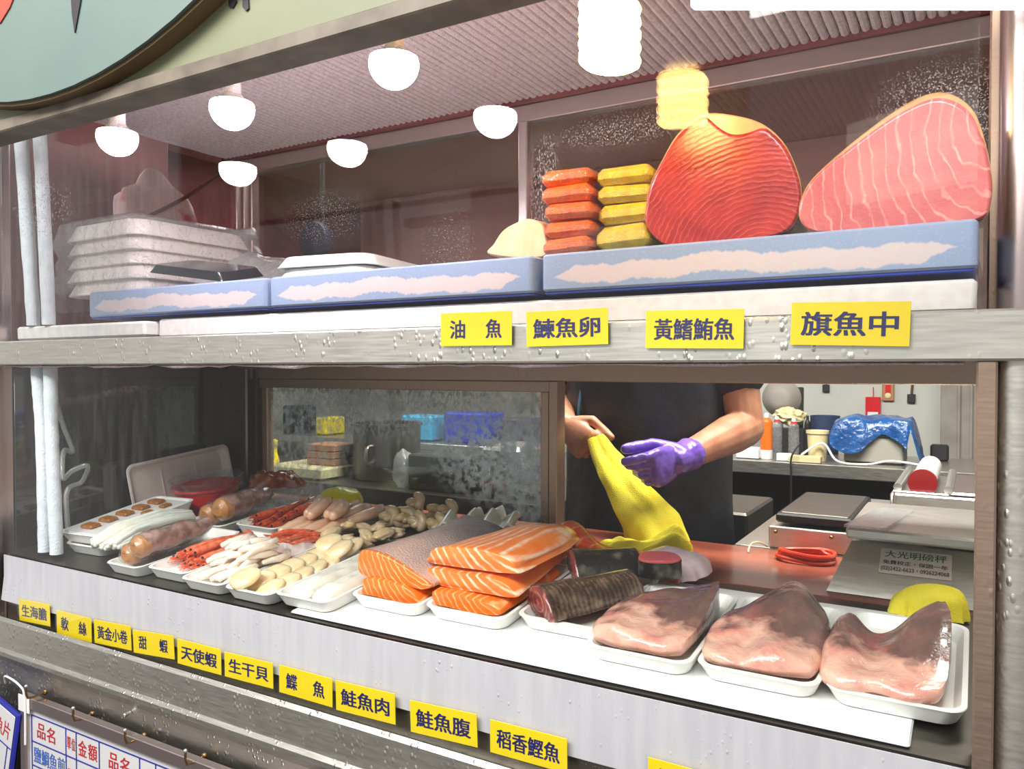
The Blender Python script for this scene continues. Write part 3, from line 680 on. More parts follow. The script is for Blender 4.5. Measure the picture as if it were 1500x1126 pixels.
for z in rows: box2(bm, (X0, -.0012, z - .0012), (bw, -.0004, z + .0012), .0003)
for x in cols: box2(bm, (x - .0012, -.0013, -bh + .002), (x + .0012, -.0005, Z0), .0003)
mk('grid_lines', bm, 'blueline', pb)
def wr(tx, x, z, w, h, m):
    if len(tx) == 2:
        for q, dx in zip(tx, (-.27, .27)): wr(q, x + dx * w, z, w * .46, h, m)
        return
    bm = text_bm(tx, w, h, .012)
    for v in bm.verts: v.co += V((x, -.0006, z))
    mk('lettering', bm, m, pb, ang=180)
wr('品名', X0 + .05, Z0 - .026, .062, .030, 'red'); wr('單位', X0 + .135, Z0 - .026, .027, .024, 'red'); wr('金額', X0 + .188, Z0 - .026, .060, .030, 'red'); wr('品名', X0 + .285, Z0 - .026, .062, .030, 'red')
wr('鹽鯛魚煎', X0 + .06, Z0 - .077, .108, .032, 'bluink'); wr('一', X0 + .135, Z0 - .077, .022, .004, 'red')
a = P(27, 1049, y=-.06)
lb = thing('small_board', 'small blue-edged white board with red writing, at the far left under the ledge', 'board', (a.x, -.06, a.z), (0, radians(14), 0))
mk('blue_edge', b1((-.2, 0, -.3), (0, .01, 0), .012), 'blueline', lb); mk('face', b1((-.21, -.002, -.29), (-.008, -.0003, -.006), .008), 'boardwhite', lb)
bm = text_bm('生魚片', .085, .036, .014)
for v in bm.verts: v.co += V((-.06, -.0022, -.045))
mk('lettering', bm, 'red', lb, ang=180)
bm = B()
for x in (-.14, -.09, -.05, -.02): box2(bm, (x - .001, -.0034, -.28), (x + .001, -.0022, -.075), .0003)
box2(bm, (-.2, -.0034, -.077), (-.008, -.0022, -.075), .0003); mk('grid_lines', bm, 'blueline', lb)
bm = B(); a = P(8, 1000, y=-.05); tube(bm, smooth_pts([a, P(8, 990, y=-.06), P(28, 1003, y=-.06), P(36, 1022, y=-.058), P(37, 1090, y=-.058)], 6, False), .002, 8); solo('wire_hanger', bm, 'white', 'white wire hanger between the two boards under the ledge', 'hanger')

# ------------------------------------------------------------------ trays of fish on the sloping deck
def dk(x, y, h=0.0): return V((x, y, deck(y) + h))
bm = B(); rbox(bm, (0, 0, 0), (.895, .36, .004), .004)
solo('white_board', bm, 'plate', 'thin white board under the salmon and pink fish trays', 'board', dk(-.5025, .186, .0025), (TILT, 0, 0))
bh_ = .0055
tr0 = thing('fish_tray', 'x', 'tray', (0, 0, 0), group='white trays of fish on the deck'); mk('tray_body', tray_mesh(.145, .25, .022), 'tray', tr0)
first = [True]
def tray(x, yc, w, lab, h=bh_, rz=0, l=.25, tx=0):
    loc = dk(x, yc, h); rot = (TILT + tx, 0, rz); sc = (w / .145, l / .25, 1)
    if first[0]:
        first[0] = False; tr0.location = loc; tr0.rotation_euler = rot; tr0.scale = sc; tr0['label'] = lab; return tr0
    return dup(tr0, loc, rot, lab, scale=sc)
tray(-.0755, .175, .143, 'white tray under the pink fish nearest the steel post')
tray(-.2240, .172, .146, 'white tray under the tall folded pink fish in the middle of three')
tray(-.3730, .165, .146, 'white tray under the pink fish beside the dark bonito')
tray(-.5080, .215, .142, 'white tray under the dark bonito pieces')
tray(-.6560, .190, .146, 'white tray under the stacked striped salmon fillets')
tray(-.8000, .180, .138, 'white tray under the skin-on salmon fillet')
tray(-.9330, .135, .120, 'white tray under the white squid sheets')
tray(-1.0530, .130, .114, 'white tray under the pale scallops', .001)
tray(-1.1690, .130, .112, 'white tray under the peeled white shrimp', .001)
tray(-1.2850, .145, .114, 'white tray under the red whole shrimp', .001)
tray(-1.3960, .130, .102, 'white tray under the brown squid tubes', .001)
tray(-1.2050, .385, .13, 'white tray under the beige slices behind the peeled shrimp', .001, l=.22)
tray(-1.3560, .40, .13, 'white tray behind the red shrimp', .001, l=.22)
tray(-1.4900, .37, .13, 'white tray under the rear brown squid', .001, l=.22)
IT = .0118                       # item floor above the deck inside a tray on the white board
def item(name, lab, cat, x, y, h=IT, rz=0, grp=None, tx=0): return thing(name, lab, cat, dk(x, y, h), (TILT + tx, 0, rz), grp)
# --- pink yellowtail pieces
t = NT('pink_fish_flesh'); v = t.coords(); nn = t.noise(v, 26, 4); sx = t.n('SeparateXYZ', Vector=v)
w = t.n('TexWave', {'wave_type': 'BANDS', 'bands_direction': 'DIAGONAL'}, Vector=v, Scale=14, Distortion=5, Detail=2).outputs['Fac']
col = t.ramp(nn, [(.32, (228, 188, 166)), (.55, (224, 172, 152)), (.78, (208, 132, 120))])
col = t.mix(t.math('MULTIPLY', t.ramp(w, [(.75, (0, 0, 0)), (1, (255, 255, 255))]), .12), col, lin((246, 214, 196)))
mem = t.ramp(t.noise(t.coords((1, .5, 1)), 30, 4), [(.3, (66, 50, 48)), (.55, (104, 78, 72)), (.74, (158, 104, 96))])
mf = t.math('ADD', t.math('MULTIPLY_ADD', sx.outputs[1], 5.5, .72), t.math('MULTIPLY', t.math('SUBTRACT', t.noise(v, 16, 4), .5), 1.1)); mf = t.math('ADD', mf, t.math('MULTIPLY', sx.outputs[2], 3.0))
col = t.mix(t.ramp(mf, [(.52, (0, 0, 0)), (.64, (245, 245, 245))]), col, mem)
blood = t.ramp(t.noise(t.coords((1, 1, .5), (3, 1, 2)), 20, 3), [(.60, (0, 0, 0)), (.72, (170, 170, 170))])
col = t.mix(blood, col, lin((196, 92, 92)))
M['pinkfish'] = t.done(t.bsdf(Base_Color=col, Roughness=.22, Subsurface_Weight=.25, Subsurface_Scale=.01, Subsurface_Radius=(1, .4, .25), Coat_Weight=.8, Coat_Roughness=.08, Normal=t.bump(t.math('ADD', t.math('MULTIPLY', t.noise(v, 42, 4, .6, .8), 1.4), t.math('MULTIPLY', t.noise(v, 240, 2), .4)), .34, .006)))
t = NT('silver_brown_membrane'); v = t.coords((1, .5, 1)); nn = t.noise(v, 18, 4, .6, .5)
M['membrane'] = t.done(t.bsdf(Base_Color=t.ramp(nn, [(.3, (132, 104, 98)), (.5, (166, 128, 118)), (.68, (206, 138, 130))]), Roughness=.2, Metallic=.15, Coat_Weight=1.0, Coat_Roughness=.08, Normal=t.bump(t.math('ADD', t.noise(v, 60, 4), t.noise(v, 300, 2)), .35, .003)))
def sheet(bm, pos, h, s0, s1, t0, t1, off=.001, n=22):
    f = lambda i, j, o: V((*pos(s0 + (s1 - s0) * i / n, t0 + (t1 - t0) * j / n), h(s0 + (s1 - s0) * i / n, t0 + (t1 - t0) * j / n) + o))
    top = [[bm.verts.new(f(i, j, off)) for i in range(n + 1)] for j in range(n + 1)]
    for j in range(n):
        for i in range(n): bm.faces.new((top[j][i], top[j][i + 1], top[j + 1][i + 1], top[j + 1][i]))
def rnd_pos(x0, x1, y0, y1, k=.5, wob=.006, seed=0):
    """square parameter -> plan outline with rounded corners and an uneven edge"""
    def f(s, t):
        a, b = 2 * s - 1, 2 * t - 1
        u = a * math.sqrt(max(0, 1 - k * b * b / 2)); w = b * math.sqrt(max(0, 1 - k * a * a / 2))
        e = max(abs(a), abs(b))
        return ((x0 + x1) / 2 + u * (x1 - x0) / 2 + wob * e * noise.noise(V((u * 2.3, w * 2.3, seed))), (y0 + y1) / 2 + w * (y1 - y0) / 2 + wob * e * noise.noise(V((u * 2.3, w * 2.3, seed + 5))))
    return f
def edge_round(s, t, w=.12):
    d = min(s, 1 - s, t, 1 - t) / w
    return 1.0 if d >= 1 else math.sqrt(max(0, 1 - (1 - d) ** 2))
def pinkfish(x, y, lab, pos, hf, skins, rz=0):
    t = item('yellowtail_fillet', lab, 'fish', x, y, rz=rz, grp='raw pink fish on white trays')
    bm = B(); heightslab(bm, pos, hf, lambda s, q: .0012 + .0145 * (1 - edge_round(s, q, .22)), 48, 48); mk('flesh', bm, 'pinkfish', t, ang=60)
    for a in skins:
        bm = B(); sheet(bm, pos, hf, *a); mk('skin', bm, 'membrane', t, ang=60)
sm = lambda a, b, x: (lambda q: q * q * (3 - 2 * q))(max(0, min(1, (x - a) / (b - a))))
RZ = lambda t: sm(.02, .85, t)
def loin(x0, x1, yf, back, seed):
    '''plan of a cut loin: straight front, back edge back(s), corners eased'''
    def f(s, t):
        a = 2 * s - 1; fr = yf + .016 * abs(a) ** 4
        return (x0 + (x1 - x0) * s + .006 * (noise.noise(V((t * 2.5, s, seed)))) * abs(a) + .008 * a * -abs(2 * t - 1) ** 4, fr + (back(s) - fr) * t + .006 * noise.noise(V((s * 3, t, seed + 4))) * abs(2 * t - 1))
    return f
def h1(s, t):
    e = edge_round(min(s, .93), min(t, .92), .10); return .017 + e * (.010 + .022 * s ** 1.6 * RZ(t) + .007 * math.exp(-((s - .30) / .2) ** 2) + .003 * noise.noise(V((s * 5, t * 6, 2))))
pinkfish(-.377, .165, 'pink fish piece with a raised brown edge, beside the dark bonito', loin(-.072, .068, -.116, lambda s: .005 + .068 * s ** .8, 1), h1, [])
def h2(s, t):
    e = edge_round(s, min(t, .93), .09); r = math.exp(-abs((s - .60) / .40) ** 1.6)
    return .017 + e * (.008 + .032 * r * RZ(t) + .012 * math.exp(-((s - .66) ** 2 + (t - .10) ** 2) / .03) - .006 * math.exp(-((s - .36) ** 2) / .01) * (1 - t) + .003 * noise.noise(V((s * 5, t * 6, 7))))
pinkfish(-.228, .172, 'tall folded pink fish piece, the middle of three', loin(-.073, .074, -.118, lambda s: -.002 + .084 * math.exp(-abs((s - .60) / .38) ** 2), 3), h2, [])
def h3(s, t):
    e = edge_round(min(s, .95), min(t, .93), .07)
    return .017 + e * (.008 + .020 * math.exp(-((s - .14) / .15) ** 2) * sm(0, .5, t) + .036 * sm(.40, 1.0, s) * RZ(t) + .003 * noise.noise(V((s * 5, t * 6, 11))))
pinkfish(-.083, .168, 'pink fish piece with a tall cut side, nearest the steel post', loin(-.077, .060, -.117, lambda s: .018 + .014 * math.exp(-((s - .14) / .16) ** 2) + .058 * sm(.35, .95, s), 5), h3, [])
# --- salmon
M['salmon'] = grain('salmon_flesh', (240, 118, 34), (252, 190, 128), (.075, -.12, .055), (1, .30, 1.15), 29, 2.8, .24, c2=(240, 116, 32), sss=.25)
M['salmon2'] = grain('salmon_flesh_striped', (246, 140, 62), (254, 220, 186), (.10, .1, .10), (1.0, .22, 1.1), 24, 1.8, .36, c2=(242, 122, 46), sss=.25)
M['salmonred'] = grain('salmon_flesh_deep', (244, 92, 30), (252, 170, 120), (0, 0, 0), (1, 1, 1), 16, 1.5, .14, c2=(238, 76, 20), sss=.25, typ='BANDS', bdir='X')
t = NT('salmon_skin'); v = t.coords(); sx = t.n('SeparateXYZ', Vector=v)
g = t.math('ADD', t.math('MULTIPLY', sx.outputs[1], 3.2), t.math('MULTIPLY_ADD', t.noise(v, 14, 3), .5, .12)); g = t.math('ADD', g, t.math('MULTIPLY', sx.outputs[0], 2.0))
vo = t.n('TexVoronoi', Vector=t.coords((1, 1.2, 1)), Scale=260).outputs['Distance']
M['salmonskin'] = t.done(t.bsdf(Base_Color=t.ramp(g, [(.12, (222, 184, 170)), (.45, (176, 156, 150)), (.9, (88, 88, 92))]), Roughness=.25, Coat_Weight=.8, Coat_Roughness=.1, Metallic=.1, Normal=t.bump(vo, .6, .002)))
def fillet(t, out, y0, y1, meat, skin=None, a=0, b=1, sc1=1.0, wob=.003, bow=0, seed=0, mname='flesh'):
    o = smooth_pts([V((x, z, 0)) for x, z in out], 5); o = [(p.x, p.y) for p in o]; n = len(o)
    zb = min(z for x, z in o)
    R = prism_y(o, y0, y1, 8, sc1, (sum(p[0] for p in o) / n, zb), rnd=.004)
    def wv(p, k=1.0):
        q = (p.y - y0) / (y1 - y0)
        return p + V((bow * sin(q * 2.2) + wob * noise.noise(V((p.x * 25, p.y * 14, seed))), 0, wob * noise.noise(V((p.x * 22, p.y * 16, seed + 4)))))
    bm = B(); loft(bm, [[wv(p) for p in r] for r in R]); mk(mname, bm, meat, t, ang=50)
    if skin:
        i0, i1 = int(a * n), int(b * n); R2 = []
        cx = sum(p[0] for p in o) / n
        for r in R[2:-2]:
            cc = V((sum(p.x for p in r) / n, r[0].y, sum(p.z for p in r) / n))
            R2.append([wv(p) + (p - cc).normalized() * .0016 for p in r[i0:i1]])
        bm = B(); loft(bm, R2, False, False, closed=False); mk('skin', bm, skin, t, ang=60)
t = item('salmon_fillet', 'flat salmon fillet under the skin-on salmon piece', 'fish', -.800, .18, grp='salmon fillets')
fillet(t, [(-.052, .001), (-.060, .012), (-.056, .026), (-.02, .029), (.03, .026), (.054, .012), (.048, .001)], -.104, .09, 'salmon', seed=2)
t = item('salmon_fillet', 'skin-on salmon fillet with grey skin on top, lying on another fillet', 'fish', -.800, .18, IT + .029, grp='salmon fillets')
fillet(t, [(-.068, .002), (-.073, .018), (-.068, .036), (-.050, .044), (-.015, .042), (.030, .029), (.072, .006), (.066, -.004), (.02, .001), (-.03, .001)], -.100, .165, 'salmon', 'salmonskin', .21, .68, .80, seed=5, bow=.02)
t = item('salmon_fillet', 'lowest striped salmon slice, at the front of the salmon stack', 'fish', -.660, .19, grp='salmon fillets', rz=-.04)
fillet(t, [(-.054, .002), (-.064, .012), (-.060, .023), (-.02, .024), (.04, .020), (.062, .012), (.052, .001)], -.104, .08, 'salmon', seed=9)
t = item('salmon_fillet', 'middle striped salmon fillet of the salmon stack', 'fish', -.667, .19, IT + .025, grp='salmon fillets')
fillet(t, [(-.078, .002), (-.083, .013), (-.074, .025), (-.02, .026), (.05, .025), (.080, .012), (.074, .001)], -.088, .14, 'salmon2', None, 0, 1, .8, seed=12)
t = item('salmon_fillet', 'topmost striped salmon fillet of the salmon stack', 'fish', -.667, .19, IT + .052, grp='salmon fillets', tx=-.06)
fillet(t, [(-.074, .001), (-.080, .012), (-.070, .025), (-.03, .031), (.03, .032), (.072, .021), (.080, .009), (.074, .001)], -.082, .155, 'salmon2', None, .30, .66, .75, seed=15, bow=.012)
# translucent wet skin on its far half
t = item('salmon_fillet', 'thick orange salmon belly strip behind the bonito', 'fish', -.575, .425, .002, grp='salmon fillets', rz=-.12)
bm = B(); R = []
for k in range(25):
    q = k / 24; x = -.115 + .225 * q; z = .016 + .040 * math.exp(-((q - .12) / .17) ** 2) - .008 * sin(pi * q) + .004 * q; hw = .034 * math.sqrt(max(.02, 1 - (2 * q - 1) ** 6)); th = .015 * math.sqrt(max(.03, 1 - (2 * q - 1) ** 4))
    R.append([V((x, hw * cos(a) * (1 - .2 * q), max(.001, z + th * sin(a)))) for a in [2 * pi * j / 16 for j in range(16)]])
loft(bm, R); mk('flesh', bm, 'salmonred', t, ang=60)
t = item('salmon_piece', 'small orange salmon piece behind the grey-skinned salmon', 'fish', -.757, .455, .001, rz=.3); bm = B(); heightslab(bm, rnd_pos(-.03, .03, -.03, .03, .6, .006, 3), lambda s, q: .002 + .030 * edge_round(s, q, .3) + .003 * noise.noise(V((s * 4, q * 4, 0))), lambda s, q: .0005, 16, 16); mk('flesh', bm, 'salmonred', t)
t = item('salmon_piece', 'small pale pink salmon trimming beside the window frame', 'fish', -.708, .47, .001); bm = B(); heightslab(bm, rnd_pos(-.022, .024, -.02, .02, .6, .006, 8), lambda s, q: .002 + .018 * edge_round(s, q, .3), lambda s, q: .0005, 12, 12); mk('flesh', bm, mat('pale_salmon', (232, 150, 130), .3, coat=.5, sss=.2), t)
# --- bonito
t = NT('bonito_skin'); v = t.coords(); n1 = t.noise(v, 45, 4, .65); w = t.n('TexWave', {'bands_direction': 'Y'}, Vector=v, Scale=40, Distortion=4, Detail=3).outputs['Fac']
M['bonitoskin'] = t.done(t.bsdf(Base_Color=t.ramp(t.math('MULTIPLY_ADD', w, .12, t.math('MULTIPLY', n1, .95)), [(.3, (34, 28, 26)), (.5, (74, 56, 46)), (.75, (128, 108, 90))]), Roughness=.2, Coat_Weight=1.0, Coat_Roughness=.06, Metallic=.2, Normal=t.bump(t.math('MULTIPLY_ADD', w, .3, n1), .3, .002)))
M['bonitoskin2'] = mat('dark_mottled_skin', (26, 26, 27), .32, .0, (104, 100, 88), 40, (.5, .72), .6, 120, coat=.35)
M['bonito'] = grain('dark_red_bonito', (96, 40, 44), (190, 110, 90), (0, 0, .02), (1, .2, 1.3), 34, 1.5, .22, c2=(120, 56, 54), sss=.1)
t = item('bonito_piece', 'brown ridged bonito piece lying at the front of its tray', 'fish', -.503, .165, rz=-.66, grp='dark bonito pieces')
fillet(t, [(-.038, .001), (-.042, .014), (-.032, .033), (-.008, .042), (.020, .037), (.038, .020), (.040, .001)], -.072, .088, 'bonito', 'bonitoskin', .26, .86, .84, .002, seed=20)
t = item('bonito_piece', 'taller dark mottled bonito piece behind the brown ridged one', 'fish', -.530, .285, rz=-.95, grp='dark bonito pieces')
fillet(t, [(-.040, .001), (-.046, .018), (-.034, .038), (-.006, .047), (.022, .041), (.040, .022), (.042, .001)], -.045, .068, 'bonito', 'bonitoskin2', .20, .86, .80, .003, seed=24)
t = item('bonito_piece', 'short bonito slice with a red top and black skin', 'fish', -.426, .285, .031, grp='dark bonito pieces')
bm = B(); o = smooth_pts([V((-.030, -.017, 0)), V((-.01, -.029, 0)), V((.026, -.017, 0)), V((.034, .005, 0)), V((.01, .026, 0)), V((-.029, .014, 0))], 5)
loft(bm, [[p + V((0, 0, z)) for p in o] for z in (.001, .026)], mi=0); mk('skin', bm, 'bonitoskin2', t)
bm = B(); loft(bm, [[V((p.x * k, p.y * k, z)) for p in o] for k, z in ((.97, .0265), (.97, .029), (.90, .0305))]); mk('flesh', bm, mat('red_bonito_cut', (196, 92, 92), .3, coat=.4, sss=.2), t)
# --- pale snapper behind
M['snapper'] = mat('pale_pink_scaled_skin', (242, 222, 222), .3, c2=(232, 200, 204), sc=40, bump=.3, bsc=360, coat=.5, sss=.1)
t = item('snapper_fillet', 'pale pink scaled fish fillet behind the bonito', 'fish', -.440, .385, .001 + bh_, rz=-.35)
bm = B(); heightslab(bm, rnd_pos(-.062, .066, -.052, .046, .7, .008, 4), lambda s, q: .003 + .030 * edge_round(s, q, .35), lambda s, q: .0005, 24, 20); mk('skin', bm, 'snapper', t, ang=60)
bm = B(); tube(bm, smooth_pts([V((-.05, -.048, .004)), V((0, -.056, .005)), V((.05, -.050, .004))], 6, False), .004, 8); mk('cut_edge', bm, mat('red_cut_edge', (216, 110, 100), .35), t)
# --- white squid sheets
M['squid'] = mat('white_squid', (238, 236, 224), .3, c2=(228, 224, 208), sc=30, coat=.5, sss=.3, bump=.15, bsc=60)
M['squidbeige'] = mat('beige_squid', (214, 186, 140), .3, c2=(226, 208, 172), sc=26, coat=.6, sss=.3, bump=.12, bsc=80)
for k in range(2):
    t = item('squid_sheet', ['flat white squid sheet in its tray, on the side of the scallops', 'flat white squid sheet in its tray, on the side of the salmon'][k], 'squid', -.933 + [-.0255, .0255][k], .13, .0135, rz=[.02, -.02][k], grp='white squid sheets')
    bm = B(); heightslab(bm, rnd_pos(-.0235, .0235, -.104, .104, .35, .003, k), lambda s, q: .010 + .014 * edge_round(s, q, .35) + .003 * noise.noise(V((s * 5, q * 9, k))), lambda s, q: .0005 + .007 * (1 - edge_round(s, q, .2)), 14, 30); mk('flesh', bm, 'squid', t, ang=60)
# --- scallops
M['scallop'] = mat('pale_scallop', (238, 210, 160), .25, c2=(242, 226, 190), sc=45, coat=.7, sss=.5, bump=.1, bsc=120)
def scallop_bm():
    bm = B(); lathe(bm, [(.006, 0), (.021, .0005), (.0265, .004), (.027, .008), (.0245, .0118), (.018, .0138), (.006, .0144)], n=22); jitter(bm, .0045, 38); return bm
sc0 = None; k = 0
for row in range(7):
    for c_ in range(2):
        x = -1.077 + .048 * c_ + random.uniform(-.002, .002); y = .030 + .034 * row + .012 * c_; h = .011
        loc = dk(x, y, h); rot = (TILT + .34 + random.uniform(-.03, .03), random.uniform(-.10, .10) - .12 * c_, random.uniform(-.2, .2))
        lab = 'round pale scallop in the tray pile of scallops'
        if sc0 is None: sc0 = solo('scallop', scallop_bm(), 'scallop', lab, 'scallop', loc, rot, 'scallops on a white tray', ang=60)
        else: dup(sc0, loc, rot)
# --- shrimp
M['shrimp'] = mat('red_orange_shrimp', (226, 84, 48), .25, c2=(240, 136, 96), sc=60, pos=(.38, .62), coat=.8, sss=.2, bump=.15, bsc=200)
M['shrimpdark'] = mat('dark_red_shrimp', (176, 54, 30), .25, c2=(212, 96, 58), sc=60, coat=.8, sss=.15)
M['peeled'] = mat('peeled_white_shrimp', (240, 218, 198), .22, c2=(246, 236, 226), sc=60, coat=.8, sss=.5, bump=.12, bsc=120)
M['clam'] = mat('pinkish_clam_meat', (218, 172, 138), .3, c2=(226, 190, 162), sc=30, coat=.6, sss=.3, bump=.15, bsc=90)
def shrimp(lab, m, grp, loc, rot):
    t = thing('shrimp', lab, 'shrimp', loc, rot, grp)
    body = smooth_pts([V((0, -.055, .010)), V((.003, -.03, .013)), V((.004, .0, .013)), V((.0, .03, .010)), V((-.006, .052, .007))], 5, False); n = len(body)
    bm = B(); tube(bm, body, [(.0095 - .0055 * (k / (n - 1)) ** 1.3) * (1 + .06 * (k % 4 == 0)) for k in range(n)], 10); mk('body', bm, m, t)
    bm = B(); tube(bm, smooth_pts([V((0, -.050, .011)), V((0, -.068, .011)), V((.001, -.084, .012)), V((.001, -.098, .015))], 3, False), [.0102, .0104, .010, .0095, .0085, .007, .0055, .004, .0028, .0015], 10); mk('head', bm, m, t)
    for s in (-1, 1):
        bm = B(); blob(bm, (.0078 * s, -.083, .015), (.003, .003, .003), 0, sub=2); mk('eye', bm, 'rubber', t)
    bm = B()
    for s in (-1, 1): tube(bm, smooth_pts([V((.003 * s, -.092, .012)), V((.006 * s, -.10, .006)), V((.010 * s, -.08, .003)), V((.012 * s, -.03, .004))], 4, False), .0007, 5)
    for k in range(5): tube(bm, [(0, -.045 + .008 * k, .004), (.006, -.052 + .008 * k, .001)], .0012, 5)
    mk('leg', bm, m, t)
    bm = B()
    for s in (-1, 0, 1): tube(bm, [(-.006, .05, .007), (-.007 + .007 * s, .072, .007)], [.003, .0045], 6, flat=.4)
    mk('tail_fan', bm, m, t); return t
def shoal(n, x0, dx, yy, jy, m, lab, grp, flip, sc, upper=0):
    f = None
    for k in range(n + upper):
        u = k >= n; x = x0 + dx * (k if not u else (k - n) * 2 + 1.3) + random.uniform(-.001, .001)
        loc, rot = dk(x, yy + random.uniform(-jy, jy), .009 + .016 * u), (TILT + random.uniform(-.02, .05), random.uniform(-.3, .3), random.uniform(-.08, .08) + (random.uniform(-.3, .3) if u else 0) + (pi if flip else 0))
        if f is None: f = shrimp(lab, m, grp, loc, rot); f.scale = (sc, sc, sc)
        else: dup(f, loc, rot)
shoal(6, -1.323, .0158, .150, .006, 'shrimp', 'red whole shrimp with black eyes, heads towards the front glass', 'whole red shrimp on the front tray', False, .88, 4)
shoal(6, -1.395, .0165, .40, .012, 'shrimpdark', 'dark red shrimp heaped on the rear tray', 'dark red shrimp on the rear tray', False, .9, 4)
shoal(5, -1.208, .0185, .225, .006, 'shrimp', 'orange shrimp tail sticking out behind the peeled white shrimp', 'orange shrimp behind the peeled ones', True, .66, 2)
def peeled_bm(seed, ln=.034, r=.0062):
    bm = B(); q = smooth_pts([V((.0, -ln, .009)), V((.008, -ln * .3, .012)), V((.008, ln * .4, .011)), V((-.002, ln, .008))], 5, False); n = len(q)
    tube(bm, q, [r * (.75 + .35 * sin(pi * k / (n - 1))) * (1 + .05 * (k % 3 == 0)) for k in range(n)], 10); jitter(bm, .0018, 70, seed); return bm
pe = None
for k in range(32):
    u_ = k // 8; x = -1.210 + .0118 * (k % 8) + .006 * (u_ % 2) + random.uniform(-.001, .001); y = (.068, .138, .100, .11)[u_] + random.uniform(-.004, .004); h = (.010, .010, .024, .036)[u_]
    loc, rot = dk(x, y, h), (TILT + random.uniform(-.06, .06), random.uniform(-.4, .4), random.uniform(-.12, .12) + (random.uniform(-.7, .7) if u_ > 1 else 0))
    if pe is None: pe = solo('peeled_shrimp', peeled_bm(1), 'peeled', 'peeled translucent white shrimp in the front heap', 'shrimp', loc, rot, 'peeled shrimp on a white tray', ang=80)
    else: dup(pe, loc, rot)
cl = None
for k in range(14):
    u_ = k // 5; x = -1.252 + .023 * (k % 5) + .008 * (u_ % 2) + random.uniform(-.001, .001); y = (.335, .425, .37)[u_] + random.uniform(-.004, .004); h = (.009, .009, .030)[u_]
    loc, rot = dk(x, y, h), (TILT + random.uniform(-.08, .08), random.uniform(-.4, .4), random.uniform(-.15, .15) + (.5 if u_ > 1 else 0))
    if cl is None: cl = solo('clam_slice', peeled_bm(5, .052, .0125), 'clam', 'pinkish beige slice in the heap behind the peeled shrimp', 'shellfish', loc, rot, 'pinkish beige slices on the rear tray', ang=80)
    else: dup(cl, loc, rot)
be = None
for k in range(9):
    x = -1.125 + .042 * (k % 3) + random.uniform(-.004, .004); y = .285 + .052 * (k // 3) + random.uniform(-.01, .01)
    loc, rot = dk(x, y, .009 + .008 * (k % 2)), (TILT + random.uniform(-.15, .15), random.uniform(-.4, .4), random.uniform(0, 6))
    if be is None:
        bm = B(); blob(bm, (0, 0, .011), (.024, .017, .011), .35, 2, 4); be = solo('shellfish_chunk', bm, 'squidbeige', 'beige shellfish chunk behind the scallops', 'shellfish', loc, rot, 'beige shellfish chunks behind the scallops', ang=80)
    else: dup(be, loc, rot)
# curled squid rings and folded sheets at the back
ro = None
for k in range(8):
    x = -1.105 + .040 * (k % 4) + random.uniform(-.004, .004); y = .455 + .045 * (k // 4); h = .003
    loc, rot = dk(x, y, h), (TILT + random.uniform(-.2, .3), random.uniform(-.3, .3), random.uniform(-.6, .6))
    if ro is None:
        bm = B(); q = []
        for i in range(30):
            a = i / 29 * 2.5 * pi; q.append(V(((.007 + .0034 * a) * cos(a), -.012 + .012 * noise.noise(V((i * .2, 0, 0))) + .0022 * a, .030 + (.006 + .0022 * a) * sin(a))))
        tube(bm, q, [.011 + .003 * noise.noise(V((i * .3, 5, 0))) for i in range(30)], 12); jitter(bm, .004, 45)
        for v_ in bm.verts: v_.co.z = max(v_.co.z, .0005)
        ro = solo('squid_curl', bm, 'squidbeige', 'beige curled squid piece at the back, before the fogged window', 'squid', loc, rot, 'curled squid pieces at the back', ang=80); ro.scale = (.85, .85, .8)
    else: dup(ro, loc, rot)
fo = None
for k in range(5):
    loc, rot = dk(-.925 + .050 * (k % 3) + .02 * (k // 3), .45 + .05 * (k // 3), .003), (TILT, random.uniform(-.2, .2), random.uniform(-.3, .3))
    if fo is None:
        bm = B(); R = []
        for i in range(20):
            q = i / 19; R.append([V((-.035 + .07 * q, y + .004 * sin(q * 7), .016 + .012 * sin(q * 9) + .006 * (y > 0) + z)) for y, z in ((-.026, 0), (.026, .004), (.026, .009), (-.026, .005))])
        loft(bm, R); fo = solo('squid_fold', bm, 'squid', 'white folded squid piece behind the grey-skinned salmon', 'squid', loc, rot, 'white folded squid at the back', ang=60)
    else: dup(fo, loc, rot)
t = item('bowl_of_yellow', 'bright yellow half-hidden melon rind behind the red shrimp', 'food', -1.285, .490, .010); t.name = 'yellow_rind'
bm = B(); blob(bm, (0, 0, .014), (.062, .040, .030), .12, 2, 1)
for v in bm.verts: v.co.z = max(v.co.z, .0)
mk('rind', bm, mat('bright_yellow_rind', (246, 238, 10), .35, coat=.3), t)
